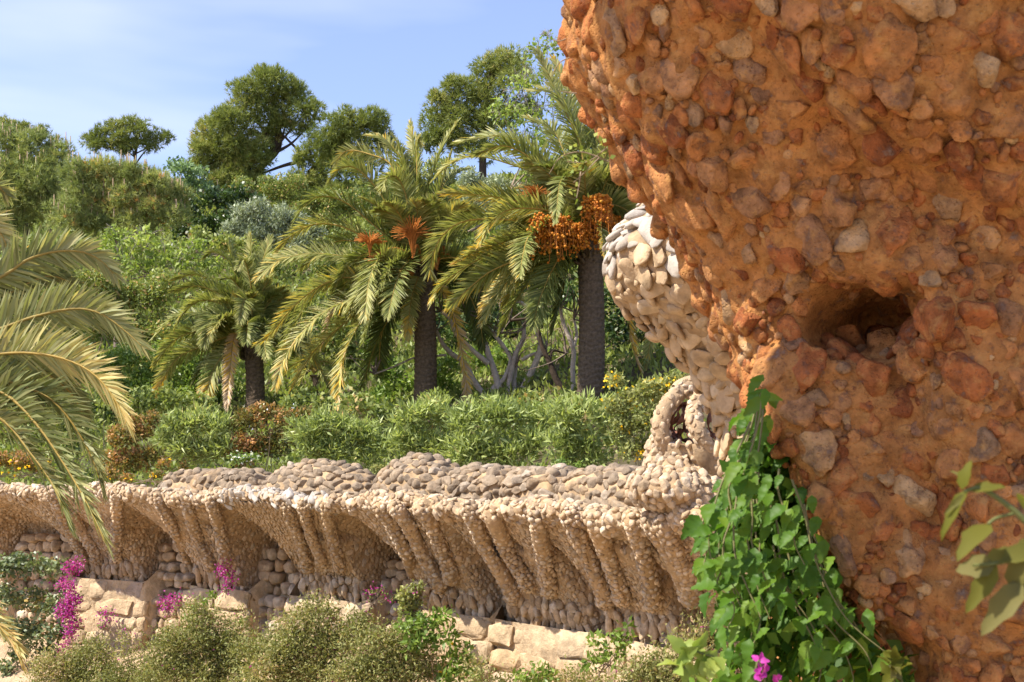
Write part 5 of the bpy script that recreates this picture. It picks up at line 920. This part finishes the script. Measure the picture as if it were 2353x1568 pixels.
shrub('leafy_shrub', 'dark green filler shrub behind the oleanders under the palms', 'shrub', [(740, 940, 40), (820, 930, 40), (870, 950, 40), (1100, 930, 36), (1220, 930, 36), (1300, 930, 36), (1000, 930, 36), (680, 930, 36)], 26., 'mid', .75)
shrub('trailing_plant', 'small bright plant trailing over the flat parapet joint', 'plant', [(1300, 1085, 20), (1315, 1110, 18), (1290, 1070, 18), (1325, 1075, 14)], 16.8, 'green', .5)
shrub('trailing_plant', 'mossy green tuft growing between the two rubble mounds', 'plant', [(850, 1090, 14), (838, 1105, 12), (870, 1075, 12), (905, 1108, 10)], 19.8, 'flowery', .6)
shrub('trailing_plant', 'thin yellow-green moss creeping over the wide rubble mound', 'plant', [(690, 1072, 9), (730, 1068, 9), (770, 1068, 9), (650, 1080, 9), (805, 1078, 9), (700, 1090, 8)], 20.6, 'flowery', .4)
shrub('trailing_plant', 'low dry creeper on the ledge right of the hanging frond', 'plant', [(380, 1070, 18), (360, 1090, 14), (420, 1075, 14), (250, 1095, 20), (290, 1100, 16)], 22.6, 'orange', .8, flowers=('yellow', 14), fl_size=.04)
# plants on the slope below the wall
shrub('ivy', 'grey-green ivy thicket in front of the lower wall at the left edge', 'ivy', [(30, 1300, 36), (80, 1300, 36), (130, 1310, 34), (20, 1370, 40), (75, 1380, 42), (130, 1390, 36), (40, 1450, 42), (100, 1450, 42), (140, 1450, 30), (60, 1500, 34), (120, 1500, 30), (-20, 1420, 40), (-10, 1310, 36), (20, 1540, 24)], 22.3, 'ivy')
def bougain(label, lobes, Y, cnt, sc_=1.0, leafn=.25):
    _seed[0] += 1; g = np.random.default_rng(_seed[0]); Lb = pxl(lobes, Y, g, .2); c = Lb[0][0]; t = Thing('bougainvillea', label, 'bougainvillea', np.array([c[0], c[1], min(l[0][2] for l in Lb) - .1]), 'bougainvillea sprays on the wall')
    P, O, T = lobe_points(Lb, lambda r: cnt * r * r, g, 5); n = len(P); P = P + g.normal(0, .055, P.shape); V, Q = leaves(P, norm(O + g.normal(size=(n, 3))), .042 * sc_, .034 * sc_, g); t.part('bracts', V, Q, None, M['magenta'], np.repeat(g.random(n), 4))
    V, Q, tn, mt = foliage(Lb, 'green', g, .55, leafn); t.part('leaves', V, Q, None, mt, tn); v, q = stems_for(Lb, np.array(t.base), g, .006, 8); t.part('stems', v, q, None, M['dry_twig'], None, True)
bougain('long magenta bougainvillea spray hanging down beside the left ivy', [(165, 1310, 16), (158, 1345, 16), (170, 1380, 20), (160, 1410, 22), (172, 1430, 14), (150, 1395, 14), (160, 1460, 12), (150, 1490, 12), (140, 1520, 10), (180, 1300, 10)], 22., 15000)
bougain('magenta bougainvillea sprig on the hanging stones of the third corbel', [(512, 1305, 12), (525, 1320, 12), (532, 1335, 9), (520, 1352, 8)], 21., 14000, .9)
bougain('pinkish bougainvillea cluster on the blocks below the second corbel', [(385, 1385, 13), (400, 1380, 13), (415, 1378, 10), (380, 1400, 9)], 21.2, 12000, .9)
bougain('sparse bougainvillea twig low on the blocks beside the ivy', [(235, 1410, 9), (245, 1420, 10), (240, 1432, 8), (285, 1447, 7)], 21.8, 10000, .9)
bougain('faded bougainvillea flecks in the rubble gap right of the white-edged corbel', [(850, 1360, 10), (875, 1355, 10), (890, 1370, 8), (905, 1375, 8)], 18.9, 7000, .8)
def more(lobes, dv=45, k=2, seed=0):
    g = np.random.default_rng(seed); out = list(lobes)
    for u, v, r in lobes:
        for _ in range(k): out.append((u + g.normal(0, 45), min(1600, v + g.uniform(0, dv)), r * g.uniform(.45, .8)))
    return out
SG = 'dry scrub along the foot of the wall'
def scrub(label, lobes, Y, cov=2.0, fl=0, style='scrub'):
    return shrub('dry_scrub', label, 'scrub', more(lobes, 75, 4, len(label)) if len(lobes) > 5 else lobes, Y, style, 1.0, cov, group=SG, flowers=('magenta', fl) if fl else None, fl_size=.03, nst=90, twigs=60)
scrub('dry brownish scrub under the ivy in the left corner', [(120, 1530, 36), (170, 1520, 36), (220, 1500, 40), (250, 1540, 36), (150, 1560, 36), (200, 1560, 36)], 20.8, 1.3, 16)
scrub('greenish dry scrub below the second corbel with a few pink flecks', [(400, 1480, 40), (450, 1460, 42), (500, 1470, 42), (420, 1530, 42), (480, 1530, 45), (540, 1520, 42), (380, 1540, 36), (450, 1400, 26), (470, 1420, 28), (560, 1470, 30)], 19.6, 1.35, 40)
scrub('pink-flecked dry scrub below the white-edged corbel', [(700, 1430, 38), (740, 1420, 36), (690, 1480, 42), (750, 1480, 45), (800, 1470, 42), (650, 1500, 40), (720, 1540, 42), (790, 1540, 42), (620, 1540, 40), (720, 1395, 20), (830, 1440, 30)], 18.2, 1.35, 90)
scrub('grey dry scrub left of the bright green creeper', [(860, 1480, 38), (910, 1470, 40), (880, 1530, 42), (940, 1530, 42), (840, 1540, 36), (980, 1550, 36), (950, 1480, 28)], 17.2, 1.3, 30)
scrub('thin flowering scrub climbing the fourth corbel foot', [(935, 1365, 20), (950, 1390, 22), (930, 1400, 18), (960, 1350, 14), (945, 1420, 20)], 17.6, 1.6, 40, 'flowery')
scrub('dry scrub at the bottom right beside the creeper leaves', [(1480, 1540, 30), (1530, 1520, 30), (1440, 1560, 26), (1580, 1480, 26), (1560, 1550, 30), (1620, 1430, 20)], 13.8, 2., 30)
scrub('low straggling scrub on the sand between the ivy and the second corbel', [(270, 1560, 24), (300, 1575, 24), (330, 1560, 22), (350, 1540, 24), (365, 1575, 26), (240, 1580, 24), (310, 1500, 16), (290, 1470, 14)], 20.4, 1.5, 6)
scrub('low straggling scrub between the two larger scrub mounds', [(590, 1500, 24), (620, 1520, 24), (600, 1560, 28), (640, 1570, 28), (560, 1570, 28), (640, 1450, 20), (620, 1480, 20)], 18.9, 1.6, 20)
scrub('low dry scrub on the block ledge under the fifth corbel', [(1110, 1560, 22), (1150, 1575, 22), (1190, 1580, 20), (1290, 1570, 20), (1320, 1560, 20), (1100, 1530, 16), (1340, 1575, 22), (1390, 1570, 22)], 15.9, 1.5, 10)
shrub('leafy_creeper', 'bright green pinnate creeper below the fourth corbel', 'creeper', [(940, 1440, 30), (980, 1430, 32), (1010, 1420, 28), (990, 1470, 32), (1030, 1460, 24), (950, 1480, 28), (1060, 1500, 28), (1040, 1530, 28), (1080, 1545, 28), (1020, 1560, 28)], 17.0, 'green', .95, flowers=('yellow', 3), fl_size=.06)
shrub('leafy_creeper', 'bright green creeper clump on the blocks under the sixth corbel', 'creeper', [(1380, 1475, 22), (1415, 1470, 24), (1440, 1480, 18), (1370, 1510, 22), (1410, 1510, 24), (1350, 1530, 18), (1440, 1440, 12)], 14.6, 'green', .9)
shrub('leafy_creeper', 'green creeper tuft at the bottom edge under the fifth corbel', 'creeper', [(1200, 1550, 20), (1235, 1545, 22), (1265, 1550, 18), (1220, 1575, 24)], 15.6, 'green', .9)
shrub('leafy_creeper', 'leafy green stem on the blocks beside the third corbel', 'creeper', [(450, 1400, 14), (470, 1385, 14), (490, 1370, 12), (440, 1420, 14), (560, 1430, 10), (600, 1470, 12)], 20.6, 'green', .7)
# grey rock and small spotlight
v, f = rock(2, 901, 8); p = at(501, 873, 37.); single('grey_rock', 'pale grey angular rock lying in the bright shrub under the short palm', 'rock', p - [0, 0, .12], p + v * np.array([.17, .14, .13]), None, f, M['grey_rock'])
_c = wall_hit(1141, 1266)[2]; sl = Thing('spotlight', 'small round dark spotlight tucked in a hollow of the fifth corbel', 'light', _c); v, f = ICO[2]; c = _c + norm(CAMP - _c) * .02
sl.part('housing', c + v * np.array([.062, .07, .062]), None, f, M['dark_housing'], None, True); sl.part('bracket', *tube(np.array([c + [0, 0, -.03], c + [.0, .1, -.12], c + [.03, .2, -.14]]), .02, 6)[:1], tube(np.array([c, c, c]), .02, 6)[1], None, M['dark_housing'])
print('plants done', len(bpy.data.objects))

# ------------------------------------------------------------------ creeper on the column, near sprig, tendrils
def leaf_mesh(name, mat, teeth=6, wid=.5, fold=.18, curl=.25, seed=0, pt=1.0):
    g = np.random.default_rng(seed); n = teeth * 2 + 1; t = np.linspace(0, 1, n); prof = wid * np.sin(np.pi * t ** .75) ** .8 * (1 - .25 * t)
    saw = 1 + np.where(np.arange(n) % 2 == 1, .12, -.06) * (t > .15); w_ = prof * saw; w_[0] = 0.012; w_[-1] = 0.0
    zc = -curl * t ** 2; V = []; T = []
    for i in range(n): V += [(0, t[i], zc[i]), (-w_[i], t[i] + .05 * (i % 2), zc[i] + fold * w_[i] * (1 + .4 * math.sin(i * 1.7 + seed))), (w_[i], t[i] + .05 * (i % 2), zc[i] + fold * w_[i] * (1 + .4 * math.cos(i * 1.3 + seed)))]
    Q = []
    for i in range(n - 1):
        a = i * 3; b = a + 3; Q += [(a, a + 2, b + 2, b), (a + 1, a, b, b + 1)]
    return raw_mesh(name, np.array(V), np.array(Q), None, mat, np.full(len(V), .15 + .7 * g.random()), True)
vm = [leaf_mesh('leaf', M['vine'], 6, .26 + .02 * (i % 4), .35, .2 + .08 * (i % 5), i) for i in range(7)]
g = np.random.default_rng(90)
vine = Thing('creeper_vine', 'lush green toothed-leaf creeper hanging against the rusty column', 'vine', at(1760, 1560, 4.9))
Lb_ = np.array([(880, 1755), (990, 1715), (1060, 1670), (1130, 1635), (1250, 1605), (1350, 1620), (1400, 1655), (1470, 1640), (1500, 1590), (1600, 1570)], float); Rb_ = np.array([(880, 1778), (970, 1805), (1098, 1835), (1218, 1880), (1365, 1935), (1450, 2000), (1500, 2090), (1600, 2120)], float)
stems = []; leavesP = []
for k in range(30):
    q = g.uniform(.03, .97); v0 = 880 + (g.random() ** 1.3) * 420; v1 = min(1620, v0 + g.uniform(150, 420)); pts = []
    dyk = g.uniform(-.45, .25)
    for v in np.linspace(v0, v1, 6):
        a = np.interp(v, Lb_[:, 0], Lb_[:, 1]); b = np.interp(v, Rb_[:, 0], Rb_[:, 1]); pts.append(at(a + (b - a) * np.clip(q + .02 * g.normal(), 0, 1), v, 5.15 + dyk - .35 * (v - 880) / 700))
    C = catmull(pts, 30); stems.append((C + [0, .05, 0], np.linspace(.005, .002, 30), 5)); leavesP.append(C)
v, q = tubes(stems); vine.part('stems', v, q, None, M['green_stem'], None, True)
cnt = 0
for C in leavesP:
    for i in g.choice(30, 10, False) if len(C) else []:
        p = C[i] + g.normal(0, .03, 3); D = norm(np.array([-.55, -.35, -.75]) + .45 * g.normal(size=3)); N = norm(np.array([-.35, -.65, .65]) + .35 * g.normal(size=3)); Rr = frames(N[None], D[None])[0]; s_ = g.uniform(.055, .11)
        u_ = U0 + p[0] / p[1] * F
        vine.inst('leaf', vm[g.integers(7)], p, Rr, (s_, s_, s_)); cnt += 1
# underlayer of smaller leaves
P = []
for _ in range(2600):
    v = g.uniform(900, 1600); a = np.interp(v, Lb_[:, 0], Lb_[:, 1]); b = np.interp(v, Rb_[:, 0], Rb_[:, 1]); P.append(at(a + (b - a) * g.uniform(.15, 1.0), v, 5.5 - .3 * (v - 880) / 700 + g.uniform(-.1, .25)))
P = np.array(P); V, Q = leaves(P, np.tile([-.4, -.2, -.8], (len(P), 1)) + .6 * g.normal(size=P.shape), .085, .055, g); vine.part('inner_foliage', V, Q, None, M['vine'], np.repeat(g.uniform(0, 1, len(P)), 4), False, None, 'stuff')
sp = [leaf_mesh('leaf', M['sprig'], 3, .17, .35, .3, 40 + i) for i in range(4)]
sprig = Thing('leafy_sprig', 'blurred reddish-green leafy sprig close to the camera at the right edge', 'sprig', at(2400, 1300, 2.1))
YS = 2.1
st = [(catmull([at(2420, 1270, YS), at(2353, 1195, YS), at(2300, 1150, YS), at(2250, 1122, YS), at(2215, 1130, YS)], 14), np.linspace(.006, .003, 14), 6), (catmull([at(2420, 1290, YS), at(2350, 1285, YS), at(2290, 1295, YS), at(2235, 1300, YS)], 10), np.linspace(.005, .0025, 10), 6), (catmull([at(2330, 1180, YS), at(2290, 1190, YS), at(2270, 1205, YS)], 6), .003, 5)]
v, q = tubes(st); sprig.part('stem', v, q, None, M['green_stem'], None, True)
for (u0, v0, u1, v1, wz) in [(2225, 1125, 2135, 1190, .8), (2210, 1125, 2180, 1095, 1.6), (2230, 1130, 2285, 1080, 1.5), (2222, 1110, 2222, 1058, .5), (2220, 1135, 2190, 1160, .8), (2275, 1205, 2205, 1300, 1.3), (2285, 1300, 2235, 1275, 2.4), (2300, 1290, 2400, 1225, 1.4), (2290, 1300, 2225, 1390, 1.2), (2350, 1340, 2260, 1440, 1.3), (2275, 1300, 2300, 1240, 1.9), (2345, 1285, 2300, 1340, 1.7), (2360, 1180, 2400, 1120, 1.5), (2360, 1340, 2320, 1335, 2), (2390, 1230, 2330, 1330, 1.8)]:
    a, b = at(u0, v0, YS), at(u1, v1, YS - .03); D = b - a; l = np.linalg.norm(D); Rr = frames(norm(np.array([-.3, -.8, .5]) + .25 * g.normal(size=3))[None], norm(D)[None])[0]; sprig.inst('leaf', sp[g.integers(4)], a, Rr, (l * wz, l, l))
# pale sprigs and bougainvillea buds by the creeper at the bottom
def mini(label, spots, Y, mat, s_, name, cat):
    g = np.random.default_rng(int(spots[0][0])); t = Thing(name, label, cat, at(*spots[0], Y)); mm = [leaf_mesh('leaf', M[mat], 3, .36, .4, .3, 70 + i) for i in range(3)]
    t.part('stem', *(lambda x: (x[0], x[1]))(tubes([(catmull([at(spots[0][0] + 20, 1600, Y), at(*spots[0], Y), at(*spots[-1], Y)], 10), .004, 5)])), None, M['green_stem'])
    for u, v in spots:
        for k in range(4):
            D = norm(g.normal(size=3) + [0, -.3, .2]); t.inst('leaf', mm[g.integers(3)], at(u, v, Y), frames(norm(g.normal(size=3) + [0, -1, .6])[None], D[None])[0], (s_, s_, s_))
mini('pale young shoot at the foot of the rusty column', [(2045, 1530), (2060, 1515), (2070, 1540), (2050, 1550)], 3.9, 'sprig', .05, 'young_shoot', 'shoot')
mini('pink bougainvillea buds among the creeper leaves at the bottom edge', [(1745, 1520), (1760, 1545), (1785, 1555), (1735, 1548)], 3.8, 'magenta', .03, 'bougainvillea_buds', 'flower')
mini('lime green leaf spray at the bottom left of the creeper', [(1570, 1500), (1590, 1490), (1610, 1520), (1560, 1530), (1600, 1550), (1640, 1510)], 4.2, 'lime', .075, 'lime_spray', 'shoot')
# dry tendrils off the column edge
td = Thing('dry_tendril', 'thin dry tendrils with tiny leaves hanging off the upper column edge', 'tendril', at(1330, 300, 5.7)); L = []
for pts in [[(1400, 372), (1340, 350), (1290, 360), (1262, 400)], [(1395, 340), (1350, 372), (1300, 372)], [(1315, 130), (1285, 145), (1268, 175)], [(1325, 215), (1300, 212), (1285, 210)], [(1380, 360), (1345, 395), (1318, 420)], [(1300, 90), (1285, 95), (1270, 92)], [(1335, 395), (1330, 430), (1325, 455)]]:
    L.append((catmull([at(u, v, 5.6) for u, v in pts], 12), np.linspace(.004, .0015, 12), 4))
v, q = tubes(L); td.part('stems', v, q, None, M['dry_twig']); P = np.array([at(u + g.normal(0, 12), w_ + g.normal(0, 12), 5.6) for u, w_ in [(1345, 350), (1360, 345), (1375, 335), (1385, 350), (1330, 362), (1318, 345), (1300, 350), (1340, 372), (1365, 365), (1325, 420), (1330, 450)] for _ in range(5)]); V, Q = leaves(P, g.normal(size=P.shape), .03, .022, g); td.part('tiny_leaves', V, Q, None, M['lime'], np.repeat(g.random(len(P)), 4))
print('all done', len(bpy.data.objects), sum(len(m.loops) - 2 * len(m.polygons) for m in bpy.data.meshes))
